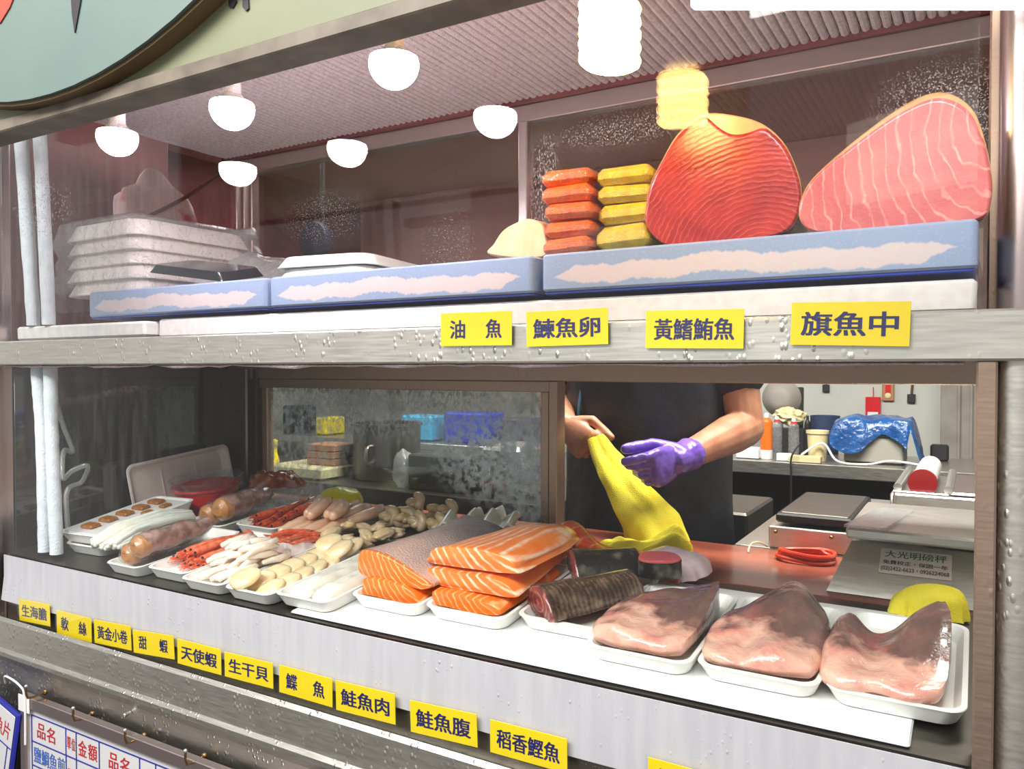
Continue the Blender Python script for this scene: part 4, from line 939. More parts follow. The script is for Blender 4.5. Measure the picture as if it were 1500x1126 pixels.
# --- brown squid tubes
M['browns'] = mat('brown_squid_skin', (150, 104, 92), .2, c2=(196, 160, 148), sc=45, pos=(.42, .6), coat=1.0, sss=.15, bump=.2, bsc=90); M['squidend'] = mat('ochre_squid_end', (196, 128, 60), .35, c2=(210, 150, 90), sc=60, sss=.2)
def btube(lab, loc, rz, ln, r, grp):
    t = thing('squid_tube', lab, 'squid', loc, (TILT, 0, rz), grp); n = 14
    q = [V((0, -ln / 2 + ln * k / (n - 1), r + .003 * sin(k))) for k in range(n)]
    bm = B(); tube(bm, q, [r * (1 - .35 * (k / (n - 1)) ** 3) for k in range(n)], 16); mk('body', bm, 'browns', t)
    bm = B(); tube(bm, [V((0, -ln / 2 - r * .86, r)), V((0, -ln / 2 - r * .5, r)), V((0, -ln / 2 + .004, r))], [r * .5, r * .92, r * 1.03], 16, False); mk('cut_end', bm, 'squidend', t)
    q = [V((0, -ln / 2 - r * 1.02, r)), V((0, -ln / 2 - r * .5, r))] + q; bm = B(); tube(bm, q, [r * .6, r * 1.02] + [r * 1.08 * (1 - .33 * (k / (n - 1)) ** 3) for k in range(n)], 16, False); jitter(bm, .0012, 90); mk('wrapping', bm, 'wrap', t)
btube('wrapped brown squid tube at the front, next to the white shredded squid', dk(-1.420, .118, .009), .10, .15, .021, 'wrapped brown squid tubes')
btube('wrapped brown squid tube at the front, next to the red shrimp', dk(-1.374, .115, .009), .02, .15, .022, 'wrapped brown squid tubes')
btube('wrapped brown squid tube at the rear, next to the sea urchin tray', dk(-1.51, .36, .009), .15, .13, .024, 'wrapped brown squid tubes')
btube('wrapped brown squid tube at the rear, next to the dark red shrimp', dk(-1.455, .36, .009), .08, .13, .026, 'wrapped brown squid tubes')
# --- shredded white squid
t = item('squid_bundle', 'bundle of white shredded squid at the left end of the deck', 'squid', -1.500, .135, .001, rz=.05)
bm = B(); rnd = random.Random(3)
for k in range(46):
    a = rnd.uniform(0, pi); rr_ = rnd.uniform(.3, 1); x = .046 * rr_ * cos(a); z = .004 + .034 * rr_ * sin(a)
    ln = .115 * (1 - .25 * rr_ * abs(cos(a))); w_ = rnd.uniform(-.01, .01)
    tube(bm, [V((x + .5 * w_, -ln, max(.004, z * .5))), V((x + w_, -ln * .5, z)), V((x - w_, ln * .4, z)), V((x, ln, max(.004, z * .6)))], [.0055, .0068, .0068, .005], 7)
sq = mk('strands', bm, 'squid', t, ang=80); sq['kind'] = 'stuff'
# --- sea urchin tray, raised on another tray
bm = tray_mesh(.125, .25, .022)
under = thing('foam_tray', 'empty white tray under the sea urchin tray', 'tray', dk(-1.606, .178, .001), (TILT, 0, .05), 'white trays of fish on the deck'); mk('tray_body', bm, 'tray', under)
ut = thing('foam_tray', 'tilted white tray of sea urchin at the left end of the deck', 'tray', dk(-1.624, .181, .029), (TILT + .05, 0, .10), 'white trays of fish on the deck'); mk('tray_body', tray_mesh(.128, .262, .024), 'tray', ut)
bm = B(); rbox(bm, (0, 0, .0205), (.108, .235, .002), .012); mk('cover', bm, 'plate', ut)
M['uni'] = mat('ochre_sea_urchin', (168, 108, 26), .4, c2=(140, 80, 14), sc=120, bump=.6, bsc=300, sss=.2)
mw = ut.matrix_basis.copy() if False else (Matrix.Translation(ut.location) @ ut.rotation_euler.to_matrix().to_4x4())
names = ['nearest the front glass', 'second from the front glass', 'in the middle of five', 'second from the back', 'at the back']
u0 = None
for k in range(5):
    p = mw @ V((-.018, -.085 + .043 * k, .0216)); lab = 'block of orange sea urchin %s in its white tray' % names[k]
    if u0 is None:
        bm = B(); rbox(bm, (0, 0, .004), (.036, .026, .008), .004, .003)
        for v in bm.verts: v.co.z += .0015 * noise.noise(v.co * 150)
        u0 = solo('sea_urchin_block', bm, 'uni', lab, 'sea urchin', p, ut.rotation_euler, 'sea urchin blocks')
    else: dup(u0, p, label=lab)
for k in range(2):
    p = mw @ V((.030, .02 + .05 * k, .0216)); dup(u0, p, label='narrow block of sea urchin at the side of its tray, %s' % ['nearer the front', 'farther back'][k], scale=(.45, 1, .8))
# --- standing tray, bucket, pouch, clear box
a, b = P(172, 757, x=-1.762), P(326, 668, x=-1.768)
st_ = thing('foam_tray', 'big pinkish foam tray leaning upright against the dark end glass', 'tray', (-1.757, .402, 1.014), (0, radians(82), 0)); st_.rotation_mode = 'YXZ'; st_.rotation_euler = (TILT, radians(82), 0)
bm = tray_mesh(.136, .30, .022); mk('tray_body', bm, 'pinktray', st_)
bm = B()
for y in (-.05, .05): box2(bm, (-.036, y - .002, .0062), (.036, y + .002, .0085), .001)
mk('rib', bm, 'pinktray', st_)
bk = item('bowl', 'red plastic tub covered with clear film, before the leaning tray', 'bowl', -1.640, .400, .001); bk.name = 'red_tub'
bm = B(); lathe(bm, [(.056, 0), (.063, .002), (.076, .062), (.083, .064), (.083, .069), (.073, .068), (.060, .008), (.02, .006)], n=36); mk('tub', bm, 'redplastic', bk)
bm = B(); lathe(bm, [(.085, .058), (.0855, .072), (.088, .088), (.084, .086), (.045, .060), (.006, .054)], n=36, cap0=False); jitter(bm, .005, 40); mk('film_cover', bm, 'wrap', bk)
M['pouch'] = mat('brown_dried_seafood', (168, 82, 34), .25, c2=(120, 48, 18), sc=40, coat=.8, bump=.6, bsc=60)
t = item('dried_seafood', 'brown shiny packet of dried seafood beside the red tub', 'packet', -1.487, .485, .034, rz=.5)
bm = B(); heightslab(bm, rnd_pos(-.07, .06, -.03, .03, .5, .014, 6), lambda s, q: .004 + .030 * edge_round(s, q, .4) + .010 * noise.noise(V((s * 7, q * 5, 3))), lambda s, q: .0, 24, 18); jitter(bm, .004, 60); mk('packet', bm, 'pouch', t)
t = item('clear_box', 'clear plastic box under the brown packet', 'box', -1.455, .49, .001, rz=.05)
bm = B(); rbox(bm, (0, 0, .016), (.15, .09, .030), .006); mk('box_body', bm, 'clearplastic', t)
# hose-shaped loop in place of a white tubing reflection at the left end
bm = B(); q = [P(52, 532, y=.09), P(30, 575, y=.10), P(26, 620, y=.12), P(50, 655, y=.14), P(85, 660, y=.12), P(92, 700, y=.10), P(105, 690, y=.12), P(128, 682, y=.14), P(120, 705, y=.14), P(98, 720, y=.11), P(100, 790, y=.1), P(96, 822, y=.11)]
q = [V((max(p.x, XL + .01), p.y, max(p.z, .935))) for p in q]
tube(bm, smooth_pts(q, 8, False), .0055, 8); solo('reflected_hose', bm, film('clear_hose', (220, 225, 220), .45), 'hose-shaped loop standing in for a reflection, beside the frosted upright pipes', 'hose')
# white bag with pink print outside the left end glass
M['printbag'] = mat('white_bag_pink_print', (255, 244, 244), .4, c2=(224, 110, 126), sc=11, pos=(.6, .7), bump=.6, bsc=25)
bm = B(); heightslab(bm, lambda s, q: (-1.86 - .05 * q * (1 - q) * 4, .22 + .33 * s), lambda s, q: 1.46 + .30 * q + .02 * sin(s * 5), lambda s, q: 1.455 + .30 * q + .02 * sin(s * 5), 20, 20)
bm.free(); bm = B(); blob(bm, (0, 0, 0), (.035, .13, .145), .3, 1.6, 2, 4); jitter(bm, .012, 14)
solo('plastic_bag', bm, 'printbag', 'white carrier bag with pink print hanging outside the end glass', 'plastic bag', (-1.865, .42, 1.66))
bm = B(); tube(bm, smooth_pts([P(215, 318, x=-1.815), P(270, 290, x=-1.82), P(322, 255, x=-1.815)], 8, False), .005, 8); solo('rope', bm, 'maroon', 'dark red rope slanting across the white carrier bag', 'rope')

for nm in ('foam_tray.008', 'foam_tray.009', 'foam_tray.010'): pass
dk_o = [c for c in case.children if c.name.startswith(('deck', 'lower_glass', 'sash', 'rear_sash', 'front_skirt'))]
for o in dk_o: put(o)
put(bpy.data.objects['white_board'])
kids = [o for o in bpy.data.objects if o.parent is None]
def named(n): return sorted([o for o in kids if o.name.split('.')[0] == n], key=lambda o: o.name)
for o in kids:
    if o.name.split('.')[0] == 'fish_tray': put(o)
for o in named('foam_tray'):
    if o.location.z < 1.2: put(o)
def pile(objs, drop, most=.022):
    for o in sorted(objs, key=lambda q: q.location.z - .1 * q.location.y): settle(o, drop, most=most, soft=.78)
sf = named('salmon_fillet'); bo = named('bonito_piece')
for o in (sf[0], sf[2], sf[1], sf[3], sf[4]): settle(o, .006, most=.014)
for o in bo[:2]: settle(o, .0, most=.014)
for o in (sf[5],) + tuple(named('salmon_piece')) + tuple(named('snapper_fillet')): settle(o, .002, most=.012)
for o in named('yellowtail_fillet'): settle(o, .004, most=.009)
settle(bo[2], .0, most=.012)
for o in named('squid_sheet'): settle(o, .004, most=.022)
for o in named('squid_tube') + named('squid_bundle') + named('red_tub') + named('clear_box') + named('dried_seafood') + named('yellow_rind'): settle(o, .003)
for n_ in ('scallop', 'shrimp', 'peeled_shrimp', 'clam_slice', 'shellfish_chunk', 'squid_curl', 'squid_fold'): pile(named(n_), .004)
# ------------------------------------------------------------------ wooden counter and what stands on it
CZ = .945
bm = B(); box2(bm, (-1.78, .632, CZ - .03), (-.758, .69, CZ), .003); box2(bm, (-.757, .402, CZ - .03), (.35, .69, CZ), .003)
tag(mk('wooden_counter', bm, 'wood'), 'red-brown wet wooden counter between the fish deck and the fishmonger', 'counter')
solo('counter_base', b1((-1.78, .42, .001), (.35, .68, CZ - .036), .004), 'darksteel', 'steel base under the red-brown wooden counter', 'cabinet')
solo('side_table', b1((-.42, .70, .101), (.5, 1.45, CZ), .004), 'steel', 'steel side table carrying the dark-plate scale and the film wrapper', 'table')
# front scale
sc = thing('scale', 'large steel weighing scale with a sticker, beside the yellow sponge cloth', 'scale', (0, 0, 0))
bm = B(); prof = [(.432, CZ + .001), (.452, CZ + .030), (.50, CZ + .072), (.70, CZ + .072), (.715, CZ + .001)]
loft(bm, [[V((x + (.028 * (z - CZ) / .07 if x < 0 else 0), y, z)) for y, z in prof] for x in (-.203, .16)]); mk('housing', bm, 'steel', sc, world=True)
bm = B(); cyl(bm, (-.02, .6, CZ + .072), (-.02, .6, CZ + .084), .05); mk('plate_support', bm, 'rubber', sc, world=True)
bm = B(); rbox(bm, (-.005, .595, CZ + .093), (.345, .285, .017), .006); mk('weighing_plate', bm, 'steel', sc, world=True)
bm = B(); loft(bm, [[V((x, y, CZ + .1015 + z)) for x, y, z in q] for q in ([(-.18, .455, 0), (-.12, .455, 0), (-.09, .62, .006), (-.145, .62, .006)], [(-.18, .455, .004), (-.12, .455, .004), (-.09, .62, .010), (-.145, .62, .010)])]); solo('plastic_strip', bm, 'clearplastic', 'clear plastic strip lying on the large scale plate', 'plastic sheet')
# sticker on the sloping console
p0 = V((0, .432, CZ + .001)); p1 = V((0, .452, CZ + .030)); a, c = P(1286, 815, y=.447), P(1394, 822, y=.455)
sl = thing('sticker_base', 'x', 'sticker'); bpy.data.objects.remove(sl)
g1, g2 = (.452, CZ + .030), (.50, CZ + .072); ang = math.atan2(g2[0] - g1[0], g2[1] - g1[1])
st2 = bpy.data.objects.new('sticker', None); COL.objects.link(st2); st2.parent = sc; st2.location = ((a.x + c.x) / 2, (g1[0] + g2[0]) / 2 - .0022, (g1[1] + g2[1]) / 2); st2.rotation_euler = (-ang, 0, 0)
w = c.x - a.x
mk('label_paper', b1((-w / 2, 0, -.024), (w / 2, .001, .024), .001), mat('pinkish_paper', (222, 206, 196), .5), st2)
for tx, z, h, ww, m in (('大光明磅秤', .0135, .014, .86, 'green'), ('免費校正・保固一年', -.0025, .008, .90, 'dark'), ('(02)2422-6623・0926224068', -.0155, .0095, .94, 'dark')):
    bm = text_bm(tx, w * ww, h, .012)
    for v in bm.verts: v.co += V((0, -.0004, z))
    mk('lettering', bm, m, st2, ang=180)
# second scale with a dark plate
s2_ = thing('scale', 'smaller pale steel scale with a dark square plate, behind the orange cable', 'scale', (0, 0, 0))
mk('housing', b1((-.352, .70, CZ + .001), (-.17, 1.0, CZ + .044), .004), 'steel', s2_, world=True)
for u in (1136, 1218): 
    p = P(u, 786, y=.699); bm = B(); tube(bm, [(p.x, .702, CZ + .034), (p.x, .697, CZ + .034)], .004, 8); mk('screw', bm, 'brass', s2_, world=True)
bm = B(); cyl(bm, (-.27, .86, CZ + .044), (-.27, .86, CZ + .050), .05); mk('plate_support', bm, 'rubber', s2_, world=True)
bm = B(); rbox(bm, (-.270, .865, CZ + .060), (.142, .31, .018), .006); mk('weighing_plate', bm, 'rubber', s2_, world=True)
bm = B(); rbox(bm, (-.270, .865, CZ + .0695), (.128, .29, .003), .006); mk('plate_sheet', bm, 'darksteel', s2_, world=True)
# film wrapping machine
wm = thing('film_wrapper', 'steel film wrapping machine with a roll, behind the large scale', 'machine', (0, 0, 0))
mk('body', b1((-.165, 1.06, CZ + .001), (.30, 1.44, CZ + .075), .006), 'steel', wm, world=True)
mk('heat_plate', b1((-.06, 1.07, CZ + .076), (.28, 1.42, CZ + .084), .006), 'alu', wm, world=True)
bm = B(); cyl(bm, (-.10, 1.08, CZ + .102), (-.10, 1.42, CZ + .102), .026); mk('film_roll', bm, 'white', wm, world=True)
bm = B(); cyl(bm, (-.10, 1.065, CZ + .102), (-.10, 1.079, CZ + .102), .030); mk('roll_end', bm, 'redplastic', wm, world=True)
for x in (-.15, -.05):
    bm = B(); cyl(bm, (x, 1.07, CZ + .088), (x, 1.43, CZ + .088), .009); mk('roller', bm, 'steel', wm, world=True)
bm = B(); tube(bm, [(-.155, 1.05, CZ + .02), (-.155, 1.05, CZ + .08), (-.05, 1.045, CZ + .08)], .004, 8); mk('cutter_wire', bm, 'alu', wm, world=True)
# orange cable ring, thin wire, yellow cloth
bm = B(); pts = []
p = P(1180, 817, z=CZ + .006)
for k in range(90):
    a = k / 89 * 2 * pi * 3.2; r = .048 + .004 * sin(a * .37); pts.append(V((r * cos(a) * 1.0, r * .62 * sin(a), .006 + .0055 * (k // 30) + .002 * sin(a * 2))))
tube(bm, pts, .0038, 7); solo('cable_coil', bm, 'orangewire', 'coiled orange cable lying on the wooden counter', 'cable', (p.x, p.y, CZ))
bm = B(); tube(bm, smooth_pts([P(1096, 808, z=CZ + .003), P(1100, 797, y=.66), P(1112, 794, y=.69), P(1124, 800, y=.70)], 6, False), .0018, 6); solo('thin_wire', bm, 'cream', 'thin pale wire bent up beside the smaller scale', 'cable')
cs = P(1375, 905, z=CZ)
t = thing('cloth', 'folded yellow cloth beside the steel post', 'cloth', (-.050, .388, CZ))
bm = B(); heightslab(bm, rnd_pos(-.060, .046, -.036, .036, .5, .008, 4), lambda s, q: .002 + .046 * edge_round(s, q, .45) * (.55 + .45 * s) + .010 * noise.noise(V((s * 3.5, q * 3, 1))), lambda s, q: .0004, 30, 26)
mk('terry', bm, 'towel', t)

# ------------------------------------------------------------------ fishmonger
pr = thing('person', 'person in dark shirt and apron with one violet glove, holding up a yellow towel', 'person', (-.70, .95, .10))
def chain(bm, pts, rr, n=14): tube(bm, pts, rr, n)
PT = lambda u, v, y: P(u, v, y=y)
LS, LE, LW = V((-.515, .965, 1.475)), V((-.456, .93, 1.165)), P(1000, 670, y=.705)
RS, RE, RW = V((-.885, .965, 1.475)), P(812, 592, y=.93), P(829, 622, y=.735)
def torso(bm, k=0.0, z0=.90, z1=1.56):
    T = [(.86, .168, .115, 0), (.95, .182, .128, 0), (1.05, .178, .126, 0), (1.15, .180, .130, 0), (1.27, .190, .132, 0), (1.38, .200, .130, .006), (1.46, .190, .112, .012), (1.51, .150, .088, .02), (1.545, .075, .066, .03), (1.57, .058, .06, .034)]
    R = [[V((-.70 + dx + (rx + k) * cos(2 * pi * i / 32), .955 + (ry + k) * sin(2 * pi * i / 32), z)) for i in range(32)] for z, rx, ry, dx in T if z0 <= z <= z1]
    loft(bm, R)
def hand(bm, wr, f, s, nrm, curls, thumb, L=1.0, rk=1.0):
    """palm and five bent fingers: f forward, s towards the thumb, nrm the way fingers curl"""
    f = f.normalized(); s = (s - f * s.dot(f)).normalized(); nrm = (nrm - f * nrm.dot(f) - s * nrm.dot(s)).normalized()
    R = []
    for d, hw, th in ((-.014, .022, .019), (.005, .025, .018), (.03, .034, .017), (.06, .040, .0155), (.082, .040, .013), (.092, .034, .009)):
        R.append([wr + f * d * L + s * hw * cos(2 * pi * i / 18) + nrm * th * sin(2 * pi * i / 18) for i in range(18)])
    loft(bm, R); nails = []
    for k, (off, ln, r0) in enumerate(((.029, .074, .0095), (.010, .082, .0098), (-.010, .076, .0092), (-.028, .060, .0082))):
        p = wr + f * (.080 - abs(off - .005) * .22) * L + s * off; d = (f + s * off * 1.2).normalized(); pts = [p - d * .012, p]; rad = [r0 * rk * 1.05] * 2; ax = d.cross(nrm)
        for j, (fr, cu) in enumerate(zip((.45, .31, .24), curls[k])):
            d = Matrix.Rotation(radians(cu), 3, ax) @ d
            q = p + d * ln * fr * L; pts += [p + (q - p) * .5, q]; rad += [r0 * rk * (.97 - .09 * j), r0 * rk * (.98 - .10 * j)]; p = q
        chain(bm, pts, rad, 10); nails.append((p, d))
    p = wr + f * .022 * L + s * .022 + nrm * .006; d = (f * thumb[0] + s * thumb[1] + nrm * thumb[2]).normalized(); q = p + d * .042 * L; d2 = (f * thumb[3] + s * thumb[4] + nrm * thumb[5]).normalized(); e = q + d2 * .034 * L; d3 = (d2 * .8 + f * .4).normalized(); e2 = e + d3 * .026 * L
    chain(bm, [p - d * .01, p + d * .02, q, (q + e) / 2, e, e2], [.016 * rk, .0145 * rk, .0122 * rk, .0108 * rk, .0108 * rk, .0092 * rk], 10)
    return nails
body = B()
torso(body)
NECK = V((-.650, .955, 1.56)); HD = V((-.590, .935, 1.70))
chain(body, [NECK - V((0, 0, .05)), NECK + V((.006, -.004, .05)), HD - V((0, -.01, .05))], [.058, .054, .056], 16)
# head: skull, jaw, nose, ears
blob(body, HD + V((0, .01, .025)), (.076, .094, .098), 0, sub=3); blob(body, HD + V((0, -.018, -.055)), (.058, .066, .062), 0, sub=3)
chain(body, [HD + V((0, -.082, .03)), HD + V((0, -.100, -.012)), HD + V((0, -.098, -.020))], [.009, .013, .014], 10)
for s in (-1, 1):
    blob(body, HD + V((.078 * s, .012, -.002)), (.010, .019, .030), 0, sub=2); blob(body, HD + V((.032 * s, -.078, .034)), (.02, .012, .008), 0, sub=2)
blob(body, HD + V((0, -.080, -.048)), (.024, .012, .006), 0, sub=2); blob(body, HD + V((0, -.079, -.059)), (.021, .012, .007), 0, sub=2)
chain(body, [LS, LS + (LE - LS) * .5, LE], [.058, .049, .042]); chain(body, [LE, LE + (LW - LE) * .25, LE + (LW - LE) * .6, LW], [.044, .045, .036, .028])
chain(body, [RS, RS + (RE - RS) * .5, RE], [.058, .048, .042]); chain(body, [RE, RE + (RW - RE) * .3, RE + (RW - RE) * .65, RW], [.043, .043, .034, .027])
for s in (-1, 1):
    hx = -.70 + s * .09
    chain(body, [(hx, .955, .92), (hx, .96, .80), (hx, .945, .56), (hx, .97, .30), (hx, .975, .18)], [.092, .088, .062, .055, .042]); chain(body, [(hx, .985, .155), (hx, .93, .147), (hx, .85, .140)], [.038, .036, .026])
# bare right hand pinching the towel corner
tip = P(872, 646, y=.688)
fR = (P(866, 660, y=.69) - RW).normalized(); up_ = V((0, 0, 1)); away = V((FW.x, FW.y, 0)).normalized()
hand(body, RW, fR, up_ + RT * .25, away + up_ * -.15, [(48, 62, 30), (66, 76, 45), (72, 80, 50), (74, 82, 50)], (.75, .62, .25, .95, -.12, .35))
# left hand (it wears the glove)
fL = (RT * -.76 - away * .58 - up_ * .2).normalized()
LC = [(4, 18, 12), (38, 54, 28), (50, 62, 34), (56, 64, 38)]
LT = (.70, .40, .65, .9, .1, .40)
NL = RT * -.58 + away * .78
hand(body, LW, fL, up_, NL, LC, LT)
bme = fuse(body, .0031, 5, .5)
mko('body', bme, 'skin', pr, 180, world=True)
gl = B(); hand(gl, LW, fL, up_, NL, LC, LT, 1.02, 1.12)
dl = (LE - LW).normalized(); chain(gl, [LW - dl * .02, LW, LW + dl * .012, LW + dl * .022], [.031, .032, .033, .035], 16)
gme = fuse(gl, .0026, 3, .5, lambda c: .0012 + .0012 * noise.noise(c * 70)); mko('glove', gme, 'glove', pr, 180, world=True)['label'] = 'violet rubber glove'
# shirt, apron, trousers, hair
sh = B(); torso(sh, .013, .95, 1.55)
for S0, E0, k in ((LS, LE, .60), (RS, RE, .62)):
    e = S0 + (E0 - S0) * k; chain(sh, [S0 - (E0 - S0) * .1, S0, S0 + (E0 - S0) * .3, e], [.066, .072, .069, .070], 18)
sme = fuse(sh, .008, 16, .6, lambda c: .0035 * noise.noise(V((c.x * 14, c.y * 14, c.z * 9))) + .003 * noise.noise(c * 30)); mko('shirt', sme, 'blackcloth', pr, 180, world=True)
ap = B(); R = []
for i in range(19):
    z = 1.47 - .92 * i / 18; half = radians(38 + 50 * sm(1.45, 1.2, z)) ; rx = .212 + .03 * sm(1.0, .55, z); ry = .160 + .03 * sm(1.05, .6, z)
    ring = []
    for j in range(25):
        a = -pi / 2 - half + 2 * half * j / 24; w_ = .006 * noise.noise(V((j * .25, i * .3, 1))) * (1 + 1.2 * sm(1.1, .7, z)); ring.append(V((-.70 + (rx + w_) * cos(a), .955 + (ry + w_) * sin(a), z)))
    R.append(ring + [p + (V((-.70, .955, p.z)) - p).normalized() * .004 for p in ring[::-1]])
loft(ap, R); mk('apron', ap, 'apron', pr, 60, world=True)
bm = B(); tube(bm, smooth_pts([P(846, 640, y=.80), P(848, 600, y=.81), P(853, 556, y=.83), V((-.80, .83, 1.46)), V((-.74, .90, 1.55))], 6, False), .004, 8); mk('apron_strap', bm, mat('blue_strap', (70, 120, 150), .5), pr, world=True)
tr = B()
for s in (-1, 1): hx = -.70 + s * .09; chain(tr, [(hx, .955, .95), (hx, .96, .80), (hx, .95, .56), (hx, .97, .30), (hx, .975, .20)], [.102, .100, .080, .074, .070], 18)
mko('trousers', fuse(tr, .010, 4), 'blackcloth', pr, 180, world=True)
for s in (-1, 1):
    bm = B(); blob(bm, (-.70 + s * .09, .93, .145), (.055, .135, .045), 0, sub=3)
    for v in bm.verts: v.co.z = max(v.co.z, .1005)
    mk('boot', bm, 'rubber', pr, world=True)
bm = B(); blob(bm, HD + V((0, .026, .045)), (.084, .096, .092), .06, 5, 1, 4)
for v in bm.verts:
    if v.co.y < HD.y - .045: v.co.y = HD.y - .045
mk('hair', bm, 'hair', pr, world=True)
for s in (-1, 1):
    bm = B(); blob(bm, HD + V((.031 * s, -.0785, .018)), (.012, .010, .0065), 0, sub=2); mk('eye', bm, 'rubber', pr, world=True)
# yellow towel: from the pinched corner down to the counter, where it spreads
t = thing('towel', 'yellow towel hanging from the bare hand down to the counter', 'towel', tip)
ctr = [(872, 640, .683), (884, 668, .676), (904, 702, .668), (926, 737, .660), (950, 772, .648), (966, 808, .634)]
wid = [.026, .044, .062, .080, .096, .090]
C_ = smooth_pts([P(u, v, y=y) for u, v, y in ctr], 6, False); n = len(C_)
Wd = [wid[min(5, int(i / (n - 1) * 5))] + (wid[min(5, int(i / (n - 1) * 5) + 1)] - wid[min(5, int(i / (n - 1) * 5))]) * ((i / (n - 1) * 5) % 1) for i in range(n)]
bm = B(); R = []
for i, p in enumerate(C_):
    tn = (C_[min(i + 1, n - 1)] - C_[max(i - 1, 0)]).normalized(); sd = (RT - tn * RT.dot(tn)).normalized(); dp = tn.cross(sd); ring = []
    for j in range(28):
        a = 2 * pi * j / 28; fold = 1 + .26 * sin(a * 3 + i * .07) + .10 * sin(a * 7 + i * .05) + .12 * noise.noise(V((a * 1.3, i * .22, 3)))
        q = p + sd * Wd[i] * .56 * cos(a) * fold + dp * Wd[i] * .34 * sin(a) * fold
        ring.append(V((q.x, q.y, max(q.z, CZ + .002))))
    R.append(ring)
loft(bm, R); mk('hanging_part', bm, 'towel', t, 60, world=True)
bm = B(); pc = P(950, 808, z=CZ)
heightslab(bm, lambda s, q: (pc.x - .095 + .175 * s + .012 * sin(q * 5), pc.y - .05 + .075 * q + .03 * (s - .3) + .012 * noise.noise(V((s * 4, q * 2, 4)))), lambda s, q: CZ + .003 + edge_round(s, q, .25) * (.012 + .020 * abs(noise.noise(V((s * 4.2, q * 2.4, 2)))) + .034 * sm(.45, .9, s)), lambda s, q: CZ + .0006, 40, 24)
mk('spread_part', bm, 'towel', t, 60, world=True)

# ------------------------------------------------------------------ back table and what stands on it
TY, TZ = 2.02, .965
bt = thing('back_table', 'stainless work table against the white back wall', 'table', (-.35, 2.3, .1))
mk('table_top', b1((-1.0, TY, TZ - .045), (.015, 2.48, TZ), .004), 'steel', bt, world=True)
for x, y in ((-.96, 2.06), (-.02, 2.06), (-.96, 2.44), (-.02, 2.44)):
    bm = B(); cyl(bm, (x, y, .101), (x, y, TZ - .046), .02, n=12); mk('leg', bm, 'steel', bt, world=True)
mk('dark_backing', b1((-.98, 2.462, .34), (0, 2.472, TZ - .05), .002), 'rubber', bt, world=True)  # dark sheet added to keep the space under the table dark
mk('lower_shelf', b1((-.98, TY + .02, .30), (0, 2.46, .33), .004), 'darksteel', bt, world=True)
solo('storage_crate', b1((-.62, 2.12, .331), (-.38, 2.45, .62), .01), 'rubber', 'dark crate on the shelf under the back table', 'crate'); solo('storage_crate', b1((-.33, 2.12, .331), (-.06, 2.45, .58), .01), 'darkgreen', 'dark green crate on the shelf under the back table', 'crate')
def atT(u, y): return P(u, 600, y=y).x
def sz(px, u, y):            # photo pixels -> metres at depth y
    p = P(u, 600, y=y); return px / FPX * (p - CAMP).dot(FW)
def can(name, u, wpx, hpx, y, m, lab, cat, cap=None, grp=None, lean=0):
    x = atT(u, y); r = sz(wpx, u, y) / 2; h = sz(hpx, u, y); t = thing(name, lab, cat, (x, y, TZ), group=grp)
    bm = B(); lathe(bm, [(r * .95, 0.0005), (r, .004), (r, h * .80), (r * .9, h * .86), (r * .4, h * .92)], n=20); mk('body', bm, m, t)
    if cap:
        bm = B(); lathe(bm, [(r * .42, h * .92), (r * .42, h), (r * .3, h * 1.02)], n=14); mk('cap', bm, cap, t)
    return t
can('spray_can', 1123, 17, 66, 2.10, 'orange', 'orange spray can with a white nozzle on the back table', 'can', 'white')
x = atT(1123, 2.10); bm = B(); lathe(bm, [(sz(17, 1123, 2.1) / 2 + .001, .001), (sz(17, 1123, 2.1) / 2 + .001, .035)], n=20, cap0=False, cap1=False)
o = mk('label_band', bm, 'white', bpy.data.objects['spray_can'])
for u, y, lab in ((1138, 2.20, 'clear bottle with a red-banded neck, next to the orange spray can'), (1163, 2.16, 'clear bottle with a red-banded neck, next to the cream pot')):
    t = can('bottle', u, 15, 58, y, 'clearplastic', lab, 'bottle', 'white', 'clear bottles on the back table')
    r = sz(15, u, y) / 2; h = sz(58, u, y); bm = B(); lathe(bm, [(r * .55, h * .86), (r * .6, h * .90), (r * .5, h * .94)], n=14); mk('neck_band', bm, 'redplastic', t)
can('sauce_bottle', 1183, 9, 60, 2.24, 'rubber', 'thin black bottle between the clear bottle and the cream pot', 'bottle', 'rubber')
x = atT(1198, 2.12); t = thing('pot', 'cream plastic pot on the back table', 'pot', (x, 2.12, TZ)); bm = B(); lathe(bm, [(.030, .001), (.036, .10), (.040, .101), (.040, .112), (.036, .112), (.033, .10), (.028, .01)], n=24); mk('body', bm, 'cream', t)
x = atT(1098, 2.10); bm = B(); rbox(bm, (0, 0, .02), (.085, .07, .04), .006); solo('paper_pad', bm, 'white', 'white box on the back table behind the elbow', 'box', (x, 2.10, TZ))
x = atT(1150, 2.08); bm = B(); rbox(bm, (0, 0, .014), (.05, .03, .028), .004); solo('small_box', bm, 'white', 'small white box in front of the clear bottles', 'box', (x, 2.07, TZ))
x = atT(1180, 2.06); bm = B(); rbox(bm, (0, 0, .012), (.11, .04, .024), .004); solo('power_strip', bm, 'cream', 'pale power strip lying on the back table', 'power strip', (x, 2.06, TZ))
bm = B(); tube(bm, smooth_pts([(atT(1175, 2.06), 2.06, TZ + .028), (atT(1205, 2.06), 2.07, TZ + .07), (atT(1228, 2.06), 2.05, TZ + .012), (atT(1270, 2.05), 2.05, TZ + .006), (atT(1310, 2.06), 2.05, TZ + .022), (atT(1375, 2.07), 2.05, TZ + .006)], 8, False), .004, 8); solo('white_cable', bm, 'white', 'white cable curling along the back table', 'cable')
